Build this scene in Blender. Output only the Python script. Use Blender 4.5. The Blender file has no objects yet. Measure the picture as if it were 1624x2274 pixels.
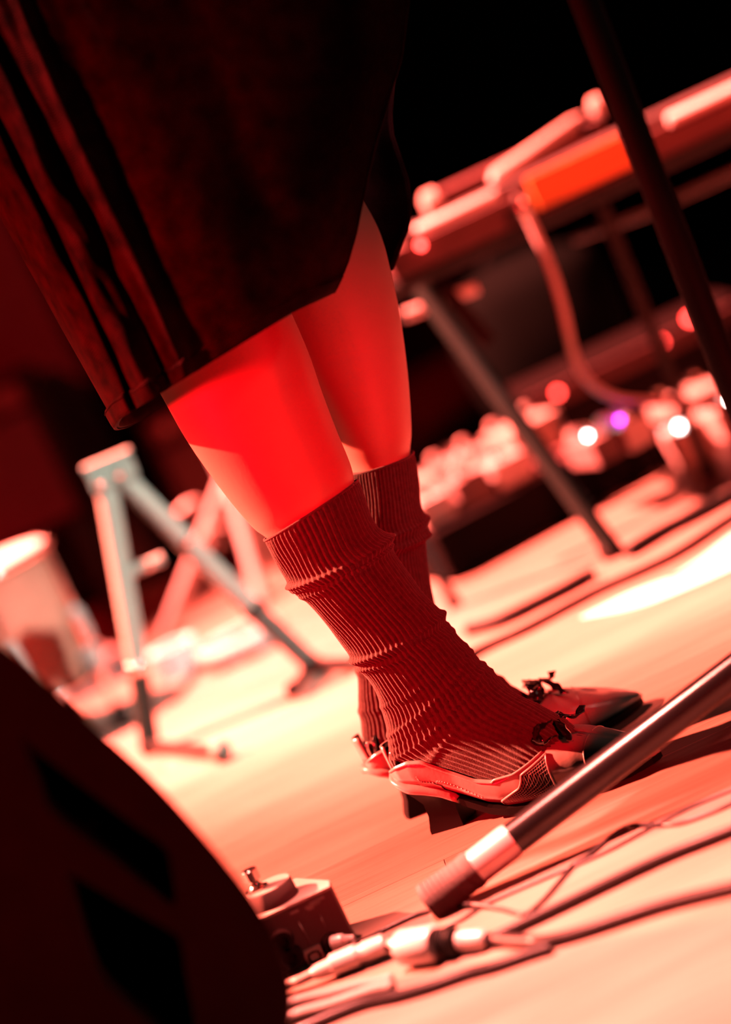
import bpy, bmesh, math, random
import numpy as np
from math import sin, cos, pi, radians, exp, sqrt, atan2
from mathutils import Vector, Matrix

random.seed(7)
scene = bpy.context.scene
COL = scene.collection

# ------------------------------------------------------------------ camera
W_, H_ = 1624, 2274
LENS = 85.0
FPX = LENS / 36.0 * H_
ROLL, PITCH, CH = radians(25), radians(8), 0.63
_X = np.array([1, 0, 0.0])
_fwd = np.array([0, cos(PITCH), -sin(PITCH)])
_up0 = np.array([0, sin(PITCH), cos(PITCH)])
_right = cos(ROLL) * _X - sin(ROLL) * _up0
_up = sin(ROLL) * _X + cos(ROLL) * _up0
_C = np.array([0, 0, CH])

cam_d = bpy.data.cameras.new('camera')
cam = bpy.data.objects.new('camera', cam_d)
COL.objects.link(cam)
m = Matrix.Identity(4)
for r in range(3):
    m[r][0], m[r][1], m[r][2], m[r][3] = _right[r], _up[r], -_fwd[r], _C[r]
cam.matrix_world = m
cam_d.sensor_fit = 'VERTICAL'
cam_d.sensor_height = 36
cam_d.sensor_width = 36
cam_d.lens = LENS
cam_d.clip_start = 0.05
cam_d.dof.use_dof = True
cam_d.dof.focus_distance = 2.27
cam_d.dof.aperture_fstop = 1.75
scene.camera = cam

# ------------------------------------------------------------------ world, lamps, exposure
world = bpy.data.worlds.new('dark_hall')
scene.world = world
world.use_nodes = True
bg = world.node_tree.nodes['Background']
bg.inputs[0].default_value = (0.9, 0.6, 0.55, 1)
bg.inputs[1].default_value = 0.0015


def spot(name, loc, target, power, color, angle, blend=0.5, size=0.08):
    d = bpy.data.lights.new(name, 'SPOT')
    d.energy = power
    d.color = color
    d.spot_size = radians(angle)
    d.spot_blend = blend
    d.shadow_soft_size = size
    o = bpy.data.objects.new(name, d)
    COL.objects.link(o)
    o.location = loc
    o.rotation_euler = (Vector(target) - Vector(loc)).to_track_quat('-Z', 'Y').to_euler()
    return o


RED = (1.0, 0.135, 0.10)
PURE = (1.0, 0.003, 0.010)
spot('key_stage_lamp', (-3.35, 3.8, 2.6), (0.16, 2.25, -0.85), 14000, (1.0, 0.135, 0.085), 26.5, 0.7, 0.05)
spot('rear_stage_lamp', (-1.3, 4.0, 3.1), (0.34, 3.5, 0.0), 14500, RED, 38, 0.7, 0.05)
spot('front_stage_lamp', (-0.45, 2.3, 3.1), (0.06, 1.6, 0.0), 6500, (1.0, 0.18, 0.14), 20, 0.6, 0.05)
spot('red_side_lamp', (-2.8, 1.3, 0.75), (0.0, 2.35, 0.32), 1200, PURE, 26, 0.9, 0.2)
spot('red_leg_fill', (1.0, 0.1, 0.6), (-0.02, 2.3, 0.22), 310, PURE, 16, 0.5, 0.1)  # added spot, source unseen; cone held to the legs below the hem
spot('red_amp_fill', (-1.6, 1.2, 1.9), (-0.75, 4.7, 0.45), 420, PURE, 22, 0.5, 0.1)  # unseen fill put in to redden the amplifiers at the back
spot('keyboard_fill', (1.7, 0.6, 1.7), (0.52, 3.3, 0.45), 700, (1.0, 0.07, 0.04), 13, 0.6, 0.08)  # added narrow beam that brings up the keyboard's front panels
spot('dim_side_lamp', (2.1, 1.0, 1.5), (0.0, 2.4, 0.25), 14, (1.0, 0.75, 0.6), 40, 0.5, 0.12)
spot('white_stand_fill', (1.7, 0.9, 2.3), (-0.20, 3.2, 0.19), 1000, (1.0, 0.86, 0.78), 11.5, 0.4, 0.06)  # made-up white spot narrowed onto the A-frame stand
scene.cycles.diffuse_bounces = 0

vs = scene.view_settings
vs.view_transform = 'Standard'
vs.look = 'None'
vs.gamma = 1.0
vs.use_curve_mapping = False
vs.exposure = 0.0


# ------------------------------------------------------------------ pixel helpers (build-time measuring only)
def ray(x, y):
    return _fwd + _right * ((x - W_ / 2) / FPX) + _up * (-(y - H_ / 2) / FPX)


def F(x, y, z=0.0):
    d = ray(x, y)
    return _C + d * ((z - CH) / d[2])


def WY(x, y, Y):
    d = ray(x, y)
    return _C + d * (Y / d[1])


def UV(u, v):
    c, s = cos(ROLL), sin(ROLL)
    return (u * c + v * s, -u * s + v * c)


def WU(u, v, Y):
    return WY(*UV(u, v), Y)


def crom(pts, n):
    """Catmull-Rom through control points (any dimension), n samples per span."""
    P = np.array(pts, float)
    Q = np.vstack([2 * P[0] - P[1], P, 2 * P[-1] - P[-2]])
    out = []
    for i in range(1, len(Q) - 2):
        p0, p1, p2, p3 = Q[i - 1], Q[i], Q[i + 1], Q[i + 2]
        for k in range(n):
            t = k / n
            out.append(0.5 * ((2 * p1) + (-p0 + p2) * t + (2 * p0 - 5 * p1 + 4 * p2 - p3) * t * t + (-p0 + 3 * p1 - 3 * p2 + p3) * t ** 3))
    out.append(P[-1])
    return np.array(out)


# ------------------------------------------------------------------ materials
def mat(name, col, rough=0.5, metal=0.0, var=0.12, vscale=30, bump=0.0, bscale=80, coat=0.0, stretch=None, spec=0.5, sheen=0.0, sss=0.0):
    M = bpy.data.materials.new(name)
    M.use_nodes = True
    nt = M.node_tree
    b = nt.nodes['Principled BSDF']
    b.inputs['Roughness'].default_value = rough
    b.inputs['Metallic'].default_value = metal
    b.inputs['Specular IOR Level'].default_value = spec
    if coat:
        b.inputs['Coat Weight'].default_value = coat
        b.inputs['Coat Roughness'].default_value = 0.12
    if sheen:
        b.inputs['Sheen Weight'].default_value = sheen
        b.inputs['Sheen Roughness'].default_value = 0.5
    tc = nt.nodes.new('ShaderNodeTexCoord')
    src = tc.outputs['Object']
    if stretch:
        mp = nt.nodes.new('ShaderNodeMapping')
        mp.inputs['Scale'].default_value = stretch
        nt.links.new(src, mp.inputs[0])
        src = mp.outputs[0]
    nz = nt.nodes.new('ShaderNodeTexNoise')
    nz.inputs['Scale'].default_value = vscale
    nz.inputs['Detail'].default_value = 5
    nt.links.new(src, nz.inputs['Vector'])
    rp = nt.nodes.new('ShaderNodeValToRGB')
    c = np.array(col)
    rp.color_ramp.elements[0].position = 0.3
    rp.color_ramp.elements[1].position = 0.7
    rp.color_ramp.elements[0].color = (*np.clip(c * (1 - var), 0, 1), 1)
    rp.color_ramp.elements[1].color = (*np.clip(c * (1 + var), 0, 1), 1)
    nt.links.new(nz.outputs['Fac'], rp.inputs[0])
    nt.links.new(rp.outputs[0], b.inputs['Base Color'])
    if bump:
        n2 = nt.nodes.new('ShaderNodeTexNoise')
        n2.inputs['Scale'].default_value = bscale
        n2.inputs['Detail'].default_value = 4
        nt.links.new(src, n2.inputs['Vector'])
        bp = nt.nodes.new('ShaderNodeBump')
        bp.inputs['Strength'].default_value = bump
        bp.inputs['Distance'].default_value = 0.002
        nt.links.new(n2.outputs['Fac'], bp.inputs['Height'])
        nt.links.new(bp.outputs[0], b.inputs['Normal'])
    return M


def glow(name, col, strength):
    M = mat(name, col, 0.3)
    b = M.node_tree.nodes['Principled BSDF']
    b.inputs['Emission Color'].default_value = (*col, 1)
    b.inputs['Emission Strength'].default_value = strength
    return M


def wood_floor():
    M = bpy.data.materials.new('laminate_planks')
    M.use_nodes = True
    nt = M.node_tree
    b = nt.nodes['Principled BSDF']
    tc = nt.nodes.new('ShaderNodeTexCoord')
    oi = nt.nodes.new('ShaderNodeObjectInfo')
    ad = nt.nodes.new('ShaderNodeVectorMath')
    ad.operation = 'ADD'
    sc = nt.nodes.new('ShaderNodeVectorMath')
    sc.operation = 'SCALE'
    sc.inputs['Scale'].default_value = 9.0
    cmb = nt.nodes.new('ShaderNodeCombineXYZ')
    for i in range(3):
        nt.links.new(oi.outputs['Random'], cmb.inputs[i])
    nt.links.new(cmb.outputs[0], sc.inputs[0])
    nt.links.new(tc.outputs['Object'], ad.inputs[0])
    nt.links.new(sc.outputs[0], ad.inputs[1])

    def noise(scale, stretch, detail=6):
        mp = nt.nodes.new('ShaderNodeMapping')
        mp.inputs['Scale'].default_value = stretch
        nt.links.new(ad.outputs[0], mp.inputs[0])
        n = nt.nodes.new('ShaderNodeTexNoise')
        n.inputs['Scale'].default_value = scale
        n.inputs['Detail'].default_value = detail
        nt.links.new(mp.outputs[0], n.inputs['Vector'])
        return n
    big = noise(1.6, (1.2, 6, 1))
    fine = noise(7, (1.2, 60, 1), 8)
    mx = nt.nodes.new('ShaderNodeMix')
    mx.data_type = 'FLOAT'
    mx.inputs[0].default_value = 0.45
    nt.links.new(big.outputs['Fac'], mx.inputs[2])
    nt.links.new(fine.outputs['Fac'], mx.inputs[3])
    rp = nt.nodes.new('ShaderNodeValToRGB')
    rp.color_ramp.elements[0].position = 0.33
    rp.color_ramp.elements[1].position = 0.66
    rp.color_ramp.elements[0].color = (0.185, 0.12, 0.09, 1)
    rp.color_ramp.elements[1].color = (0.36, 0.275, 0.225, 1)
    nt.links.new(mx.outputs[0], rp.inputs[0])
    hsv = nt.nodes.new('ShaderNodeHueSaturation')
    mr = nt.nodes.new('ShaderNodeMapRange')
    mr.inputs[3].default_value = 0.93
    mr.inputs[4].default_value = 1.07
    nt.links.new(oi.outputs['Random'], mr.inputs[0])
    nt.links.new(mr.outputs[0], hsv.inputs['Value'])
    nt.links.new(rp.outputs[0], hsv.inputs['Color'])
    nt.links.new(hsv.outputs[0], b.inputs['Base Color'])
    b.inputs['Roughness'].default_value = 0.45
    b.inputs['Specular IOR Level'].default_value = 0.8
    bp = nt.nodes.new('ShaderNodeBump')
    bp.inputs['Strength'].default_value = 0.25
    bp.inputs['Distance'].default_value = 0.0006
    nt.links.new(fine.outputs['Fac'], bp.inputs['Height'])
    nt.links.new(bp.outputs[0], b.inputs['Normal'])
    return M


M = {}
M['floor'] = wood_floor()
M['gap'] = mat('floor_joint_dark', (0.06, 0.035, 0.025), 0.8)
M['curtain'] = mat('black_curtain', (0.006, 0.007, 0.006), 0.95, spec=0.1)
M['skin'] = mat('skin', (0.60, 0.30, 0.23), 0.5, var=0.03, vscale=25, bump=0.05, bscale=400)
M['sock'] = mat('grey_brown_wool', (0.085, 0.064, 0.055), 0.95, var=0.25, vscale=220, bump=0.5, bscale=900, sheen=0.4, spec=0.1)
M['leather'] = mat('pale_leather', (0.42, 0.32, 0.29), 0.28, var=0.06, coat=0.3, bump=0.05, bscale=300)
M['black_patent'] = mat('black_patent', (0.012, 0.01, 0.01), 0.12, coat=0.8)
M['black_sole'] = mat('black_heel_stack', (0.005, 0.004, 0.004), 0.5, spec=0.08)
M['thread'] = mat('pale_thread', (0.6, 0.5, 0.45), 0.7)
M['net'] = mat('shoe_net', (0.30, 0.24, 0.22), 0.5)
M['chrome'] = mat('chrome', (0.62, 0.6, 0.58), 0.18, 1.0, var=0.03)
M['steel'] = mat('satin_nickel', (0.62, 0.57, 0.54), 0.35, 0.25, var=0.05)
M['foot_grey'] = mat('lit_grey_rubber', (0.15, 0.125, 0.115), 0.7, bump=0.3, spec=0.1)  # even grey, raised from black so the foot looks lit
M['tube'] = mat('black_gloss_tube', (0.010, 0.009, 0.009), 0.26, 0.0, var=0.05, coat=0.1, spec=0.3)
M['pole_black'] = mat('matt_black_pole', (0.0035, 0.003, 0.003), 0.7, spec=0.08)
M['rubber'] = mat('black_rubber', (0.008, 0.008, 0.007), 0.6, bump=0.2, spec=0.2)
M['grey_rubber'] = mat('grey_green_rubber', (0.16, 0.21, 0.17), 0.6)
M['plastic'] = mat('black_plastic', (0.035, 0.014, 0.014), 0.7, bump=0.2, bscale=600, spec=0.05)
M['foam'] = mat('black_foam', (0.002, 0.002, 0.002), 1.0, spec=0.0)
M['pedal_white'] = mat('pale_enamel', (0.62, 0.55, 0.5), 0.4, var=0.04)
M['pedal_body'] = mat('grey_enamel', (0.26, 0.2, 0.19), 0.6, var=0.05, spec=0.05)
M['print'] = mat('pale_print', (0.42, 0.36, 0.34), 0.6)
M['pale_cable'] = mat('pale_cable_jacket', (0.42, 0.34, 0.3), 0.35, var=0.05)
M['dark_cable'] = mat('dark_cable_jacket', (0.05, 0.04, 0.04), 0.35)
M['gloss_cable'] = mat('glossy_black_cable', (0.02, 0.014, 0.014), 0.42, coat=0.15, spec=0.3)
M['grey_cable'] = mat('grey_cable_jacket', (0.5, 0.46, 0.43), 0.45)
M['stand'] = mat('grey_green_stand_paint', (0.33, 0.40, 0.34), 0.35, 0.0, var=0.05)
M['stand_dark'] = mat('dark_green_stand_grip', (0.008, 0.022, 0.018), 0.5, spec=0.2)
M['bag_cloth'] = mat('dark_bag_cloth', (0.003, 0.005, 0.0045), 0.9, spec=0.05)
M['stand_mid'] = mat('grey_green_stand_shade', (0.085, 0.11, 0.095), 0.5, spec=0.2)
M['tolex'] = mat('dark_amp_vinyl', (0.02, 0.012, 0.012), 0.85, spec=0.05, bump=0.4, bscale=200)
M['grille'] = mat('amp_grille_cloth', (0.085, 0.07, 0.07), 0.9, bump=0.5, bscale=900)
M['drum'] = mat('pale_drum_wrap', (0.5, 0.42, 0.38), 0.3, var=0.06)
M['tom_wrap'] = mat('orange_red_drum_wrap', (0.62, 0.27, 0.19), 0.35, var=0.08)
M['drumhead'] = mat('drum_skin', (0.65, 0.58, 0.52), 0.5)
M['wood'] = mat('orange_wood', (0.75, 0.32, 0.08), 0.4, var=0.15, vscale=6, stretch=(1, 12, 12))
M['key_case'] = mat('grey_keyboard_case', (0.10, 0.05, 0.05), 0.5, spec=0.2)
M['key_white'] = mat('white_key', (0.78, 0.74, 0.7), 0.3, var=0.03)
M['key_dark'] = mat('dark_key', (0.10, 0.08, 0.08), 0.4, spec=0.2)
M['tape'] = mat('white_tape_and_strip', (0.8, 0.76, 0.72), 0.5, var=0.06, vscale=12)  # serves the tape roll and the plain floor strips
M['case'] = mat('black_case', (0.006, 0.004, 0.004), 0.7, spec=0.05)
M['red_led'] = glow('red_led', (1.0, 0.05, 0.04), 22)
M['white_led'] = glow('white_led', (1.0, 0.8, 0.75), 40)
M['purple_led'] = glow('purple_led', (0.75, 0.05, 1.0), 16)
M['orange_led'] = glow('orange_led', (1.0, 0.25, 0.03), 6)

# black woven skirt cloth: fine diagonal twill relief
def twill():
    S = mat('black_twill', (0.020, 0.0020, 0.0026), 0.8, var=0.6, vscale=45, sheen=0.0, spec=0.02)
    nt = S.node_tree
    b = nt.nodes['Principled BSDF']
    tc = [n for n in nt.nodes if n.type == 'TEX_COORD'][0]
    wv = nt.nodes.new('ShaderNodeTexWave')
    wv.bands_direction = 'DIAGONAL'
    wv.inputs['Scale'].default_value = 260
    wv.inputs['Distortion'].default_value = 1.0
    nt.links.new(tc.outputs['Object'], wv.inputs['Vector'])
    bp = nt.nodes.new('ShaderNodeBump')
    bp.inputs['Strength'].default_value = 0.5
    bp.inputs['Distance'].default_value = 0.0008
    nt.links.new(wv.outputs['Fac'], bp.inputs['Height'])
    nt.links.new(bp.outputs[0], b.inputs['Normal'])
    return S
M['cloth'] = twill()


# ------------------------------------------------------------------ object helpers
def link(o, parent):
    COL.objects.link(o)
    if parent is not None:
        o.parent = parent
        o.matrix_parent_inverse = parent.matrix_basis.inverted() if parent.type == 'EMPTY' else Matrix.Identity(4)
    return o


def obj(name, verts, faces, material, parent=None, smooth=True):
    me = bpy.data.meshes.new(name)
    me.from_pydata([tuple(map(float, v)) for v in verts], [], [tuple(f) for f in faces])
    me.update()
    if smooth:
        me.polygons.foreach_set('use_smooth', [True] * len(me.polygons))
    me.materials.append(M[material])
    return link(bpy.data.objects.new(name, me), parent)


def objbm(name, bm, material, parent=None, smooth=False):
    bmesh.ops.recalc_face_normals(bm, faces=bm.faces[:])
    me = bpy.data.meshes.new(name)
    bm.to_mesh(me)
    bm.free()
    if smooth:
        me.polygons.foreach_set('use_smooth', [True] * len(me.polygons))
    me.materials.append(M[material])
    return link(bpy.data.objects.new(name, me), parent)


def tag(o, label, cat, group=None):
    o['label'] = label
    o['category'] = cat
    if group:
        o['group'] = group
    return o


def thing(name, loc, label, cat, group=None):
    o = bpy.data.objects.new(name, None)
    COL.objects.link(o)
    o.empty_display_size = 0.05
    o.location = tuple(map(float, loc))
    return tag(o, label, cat, group)


def grid_faces(nr, nc, wrap=True, cap0=False, cap1=False):
    f = []
    for i in range(nr - 1):
        for j in range(nc if wrap else nc - 1):
            k = (j + 1) % nc
            f.append((i * nc + j, i * nc + k, (i + 1) * nc + k, (i + 1) * nc + j))
    if cap0:
        f.append(tuple(range(nc - 1, -1, -1)))
    if cap1:
        f.append(tuple((nr - 1) * nc + j for j in range(nc)))
    return f


def tube_geo(path, r, n=10, taper=None):
    """Swept tube with caps; r may be a float or one radius per point."""
    P = np.array(path, float)
    R = np.full(len(P), r) if np.isscalar(r) else np.array(r, float)
    T = np.gradient(P, axis=0)
    T /= np.linalg.norm(T, axis=1)[:, None] + 1e-12
    ref = np.array([0, 0, 1.0])
    if abs(T[0] @ ref) > 0.9:
        ref = np.array([0, 1.0, 0])
    a = ref - T[0] * (ref @ T[0])
    a /= np.linalg.norm(a)
    V = []
    for i in range(len(P)):
        a = a - T[i] * (a @ T[i])
        a /= np.linalg.norm(a)
        b = np.cross(T[i], a)
        for j in range(n):
            t = 2 * pi * j / n
            V.append(P[i] + R[i] * (cos(t) * a + sin(t) * b))
    return V, grid_faces(len(P), n, True, True, True)


def tube(name, path, r, material, parent=None, n=10):
    V, Fc = tube_geo(path, r, n)
    return obj(name, V, Fc, material, parent)


def rod(name, a, b, prof, material, parent=None, n=20, smooth=True):
    """Lathe along a->b: prof = [(t 0..1, radius)...]; sharp where t repeats."""
    a, b = np.array(a, float), np.array(b, float)
    d = b - a
    t = d / np.linalg.norm(d)
    ref = np.array([0, 0, 1.0]) if abs(t[2]) < 0.9 else np.array([0, 1.0, 0])
    u = np.cross(t, ref)
    u /= np.linalg.norm(u)
    w = np.cross(t, u)
    V = []
    for (k, r) in prof:
        for j in range(n):
            q = 2 * pi * (j + 0.5) / n
            V.append(a + d * k + r * (cos(q) * u + sin(q) * w))
    o = obj(name, V, grid_faces(len(prof), n, True, True, True), material, parent, smooth)
    if smooth:
        md = o.modifiers.new('edge', 'EDGE_SPLIT')
        md.split_angle = radians(40)
    return o


def box_bm(bm, lo, hi, bevel=0.0, seg=2):
    r = bmesh.ops.create_cube(bm, size=1.0)
    vs_ = r['verts']
    lo, hi = Vector(lo), Vector(hi)
    for v in vs_:
        v.co = Vector(((v.co.x + .5) * (hi.x - lo.x) + lo.x, (v.co.y + .5) * (hi.y - lo.y) + lo.y, (v.co.z + .5) * (hi.z - lo.z) + lo.z))
    if bevel:
        es = set()
        for v in vs_:
            es.update(v.link_edges)
        bmesh.ops.bevel(bm, geom=list(es), offset=bevel, segments=seg, profile=0.7, affect='EDGES')


def box(name, lo, hi, material, parent=None, bevel=0.002, xf=None):
    bm = bmesh.new()
    box_bm(bm, lo, hi, bevel)
    if xf is not None:
        bm.transform(xf)
    return objbm(name, bm, material, parent)


def prism(name, poly, z0, z1, material, parent=None, bevel=0.0, xf=None):
    bm = bmesh.new()
    vs_ = [bm.verts.new((p[0], p[1], z0)) for p in poly]
    f = bm.faces.new(vs_)
    r = bmesh.ops.extrude_face_region(bm, geom=[f])
    for g in r['geom']:
        if isinstance(g, bmesh.types.BMVert):
            g.co.z = z1
    if bevel:
        bmesh.ops.bevel(bm, geom=bm.edges[:], offset=bevel, segments=2, profile=0.7, affect='EDGES')
    if xf is not None:
        bm.transform(xf)
    return objbm(name, bm, material, parent)


def place(x, y, z=0.0, rz=0.0):
    return Matrix.Translation((float(x), float(y), float(z))) @ Matrix.Rotation(rz, 4, 'Z')


# ================================================================== the setting
floor = obj('floor', [(-4.2, 0.7, -0.05), (4.6, 0.7, -0.05), (4.6, 6.8, -0.05), (-4.2, 6.8, -0.05),
                      (-4.2, 0.7, -0.012), (4.6, 0.7, -0.012), (4.6, 6.8, -0.012), (-4.2, 6.8, -0.012)],
            [(3, 2, 1, 0), (4, 5, 6, 7), (0, 1, 5, 4), (1, 2, 6, 5), (2, 3, 7, 6), (3, 0, 4, 7)], 'gap', None, False)
floor['kind'] = 'structure'
floor['label'] = 'wood laminate stage floor washed in red light'
PW, PLN = 0.145, 1.9
bm = bmesh.new()
box_bm(bm, (-PLN / 2 + 0.0003, -PW / 2 + 0.0002, -0.012), (PLN / 2 - 0.0003, PW / 2 - 0.0002, 0.0), 0.0004, 1)
plank_me = bpy.data.meshes.new('plank')
bm.to_mesh(plank_me)
bm.free()
plank_me.materials.append(M['floor'])
rows = int(6.0 / PW)
for i in range(rows):
    off = (i * 0.77) % PLN
    for k in range(5):
        o = bpy.data.objects.new('plank', plank_me)
        o.location = (-3.2 - PLN / 2 + off + k * PLN, 0.72 + (i + 0.5) * PW, 0)
        link(o, floor)

# black curtain wall with vertical folds
V, nc, nr = [], 241, 2
for z in (0.0, 3.2):
    for j in range(nc):
        x = -4.2 + 8.8 * j / (nc - 1)
        V.append((x, 6.55 + 0.05 * sin(x * 21) + 0.03 * sin(x * 9.3 + 1), z))
for z in (0.0, 3.2):
    for j in range(nc):
        x = -4.2 + 8.8 * j / (nc - 1)
        V.append((x, 6.7, z))
fc = []
for j in range(nc - 1):
    fc += [(j, j + 1, nc + j + 1, nc + j), (2 * nc + j + 1, 2 * nc + j, 3 * nc + j, 3 * nc + j + 1), (nc + j, nc + j + 1, 3 * nc + j + 1, 3 * nc + j)]
wall = obj('wall_back', V, fc, 'curtain')
wall['kind'] = 'structure'
wall['label'] = 'black folded curtain closing off the back of the stage'

# ================================================================== person
person = thing('person', (0.0, 2.3, 0.0), 'person standing in black skirt, slouched ribbed socks and heeled shoes', 'person')


class Leg:
    """Vertical mid-plane of one leg: s along the foot, z up, lateral away from the camera."""
    def __init__(self, origin, ax):
        self.o = np.array([origin[0], origin[1], 0.0])
        self.ax = np.array([ax[0], ax[1], 0.0]) / sqrt(ax[0] ** 2 + ax[1] ** 2)
        self.n = np.array([-self.ax[1], self.ax[0], 0.0])
        if self.n[1] < 0:
            self.n = -self.n

    def px(self, x, y):
        d = ray(x, y)
        q = _C + d * (((self.o - _C) @ self.n) / (d @ self.n))
        return np.array([(q - self.o) @ self.ax, q[2]])

    def w(self, s, l, z):
        return self.o + self.ax * s + self.n * l + np.array([0, 0, z])


_a, _b = F(950, 1858), F(1415, 1722)
_ax = (_b - _a) / np.linalg.norm(_b - _a)
_n = np.array([-_ax[1], _ax[0], 0])
near = Leg(_a + _n * 0.019, _ax)
_a2 = F(903, 1825)
far = Leg(_a2 + np.array([0, 0.019, 0]), (1.0, 0.0))


def contour(leg, rows):
    out = []
    for (b, f, w, kb, kf) in rows:
        B = np.array(b) if kb == 's' else leg.px(*b)
        Ft = np.array(f) if kf == 's' else leg.px(*f)
        out.append([B[0], B[1], Ft[0], Ft[1], w])
    return np.array(out)


def loft(leg, C, n, fn=None, close=True):
    """C rows: back (s,z), front (s,z), half width. fn(t, theta, ring) -> outward offset."""
    V = []
    nr = len(C)
    for i, (bs, bz, fs, fz, w) in enumerate(C):
        c = np.array([(bs + fs) / 2, (bz + fz) / 2])
        a = np.array([(fs - bs) / 2, (fz - bz) / 2])
        la = np.linalg.norm(a)
        ad = a / la
        for j in range(n):
            th = 2 * pi * j / n
            off = fn(i / (nr - 1), th) if fn else 0.0
            p = c + a * cos(th) + ad * off * cos(th)
            l = -w * sin(th) - off * sin(th)
            V.append(leg.w(p[0], l, p[1]))
    return V, grid_faces(nr, n, True, close, close)


P_, S_ = 'p', 's'
near_sock_rows = [
    ((598, 1190), (785, 1076), .047, P_, P_),
    ((622, 1233), (803, 1120), .0465, P_, P_),
    ((645, 1276), (827, 1178), .045, P_, P_),
    ((658, 1300), (862, 1208), .049, P_, P_),
    ((684, 1318), (868, 1240), .045, P_, P_),
    ((735, 1375), (918, 1308), .041, P_, P_),
    ((775, 1432), (956, 1350), .039, P_, P_),
    ((796, 1464), (985, 1386), .041, P_, P_),
    ((818, 1492), (1010, 1418), .037, P_, P_),
    ((846, 1540), (1045, 1456), .036, P_, P_),
    ((861, 1590), (1078, 1486), .035, P_, P_),
    ((867, 1640), (1106, 1515), .034, P_, P_),
    ((876, 1685), (1150, 1548), .032, P_, P_),
    ((.024, .056), (1198, 1573), .033, S_, P_),
    ((.070, .026), (1245, 1601), .036, S_, P_),
    ((.105, .014), (1288, 1640), .037, S_, P_),
    ((.140, .012), (.186, .050), .036, S_, S_),
    ((.170, .012), (.205, .036), .031, S_, S_),
    ((.195, .014), (.218, .025), .020, S_, S_),
]
far_sock_rows = [
    ((775, 1050), (918, 1004), .043, P_, P_),
    ((782, 1120), (927, 1065), .043, P_, P_),
    ((784, 1180), (936, 1125), .041, P_, P_),
    ((786, 1200), (948, 1152), .044, P_, P_),
    ((788, 1230), (950, 1186), .044, P_, P_),
    ((784, 1260), (943, 1210), .040, P_, P_),
    ((780, 1320), (955, 1285), .038, P_, P_),
    ((784, 1400), (968, 1362), .036, P_, P_),
    ((790, 1450), (985, 1402), .036, P_, P_),
    ((795, 1490), (1015, 1432), .036, P_, P_),
    ((796, 1545), (1060, 1465), .036, P_, P_),
    ((803, 1600), (1105, 1500), .035, P_, P_),
    ((815, 1655), (1150, 1530), .034, P_, P_),
    ((.020, .056), (1200, 1556), .035, S_, P_),
    ((.075, .026), (1245, 1578), .038, S_, P_),
    ((.115, .014), (1290, 1600), .038, S_, P_),
    ((.150, .012), (.200, .046), .036, S_, S_),
    ((.185, .012), (.225, .032), .031, S_, S_),
    ((.210, .014), (.238, .022), .020, S_, S_),
]
near_sock_c = contour(near, near_sock_rows)
far_sock_c = contour(far, far_sock_rows)


def body_leg(leg, top_rows, sock_c, shrink=0.0035):
    C = contour(leg, top_rows)
    S = sock_c.copy()
    for r in S:
        b, f = np.array(r[0:2]), np.array(r[2:4])
        d = (f - b) / np.linalg.norm(f - b)
        r[0:2], r[2:4] = b + d * shrink, f - d * shrink
        r[4] -= shrink
    # leave the folds out of the leg itself
    keep = [0, 1, 2, 5, 6, 8, 9, 10, 11, 12, 13, 14, 15, 16, 17, 18]
    return crom(np.vstack([C, S[keep]]), 5)


# thigh, knee, calf down to the sock
near_leg = body_leg(near, [
    ((150, 420), (470, 300), .072, P_, P_),
    ((235, 600), (545, 490), .066, P_, P_),
    ((308, 755), (618, 660), .060, P_, P_),
    ((372, 872), (676, 790), .056, P_, P_),
    ((432, 975), (706, 880), .056, P_, P_),
    ((515, 1092), (742, 975), .053, P_, P_),
    ((575, 1165), (772, 1045), .048, P_, P_)], near_sock_c)
far_leg = body_leg(far, [
    ((330, 380), (660, 240), .074, P_, P_),
    ((440, 530), (770, 390), .068, P_, P_),
    ((545, 650), (838, 500), .060, P_, P_),
    ((612, 730), (868, 600), .055, P_, P_),
    ((655, 815), (890, 705), .054, P_, P_),
    ((708, 910), (906, 830), .053, P_, P_),
    ((755, 1005), (914, 950), .047, P_, P_)], far_sock_c)
V1, F1 = loft(near, near_leg, 40)
V2, F2 = loft(far, far_leg, 40)
# pelvis that both thighs run into
V3, F3, nr3, nc3 = [], [], 14, 32
hip = (near.w(*(lambda q: (q[0], 0, q[1]))(near.px(310, 360))) + far.w(*(lambda q: (q[0], 0, q[1]))(far.px(495, 310)))) / 2
for i in range(nr3):
    ph = -pi / 2 + pi * (i + 0.5) / nr3
    for j in range(nc3):
        th = 2 * pi * j / nc3
        V3.append(hip + np.array([0.115 * cos(ph) * cos(th), 0.155 * cos(ph) * sin(th), 0.07 + 0.15 * sin(ph)]))
F3 = grid_faces(nr3, nc3, True, True, True)
o1, o2 = len(V1), len(V1) + len(V2)
body = obj('body', V1 + V2 + V3, F1 + [tuple(k + o1 for k in f) for f in F2] + [tuple(k + o2 for k in f) for f in F3], 'skin', person)
rm = body.modifiers.new('one_surface', 'REMESH')
rm.mode = 'VOXEL'
rm.voxel_size = 0.0035
rm.use_smooth_shade = True
sm = body.modifiers.new('smooth', 'SMOOTH')
sm.factor = 0.5
sm.iterations = 8
body['label'] = 'bare legs, one bent slightly before the other'


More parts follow.
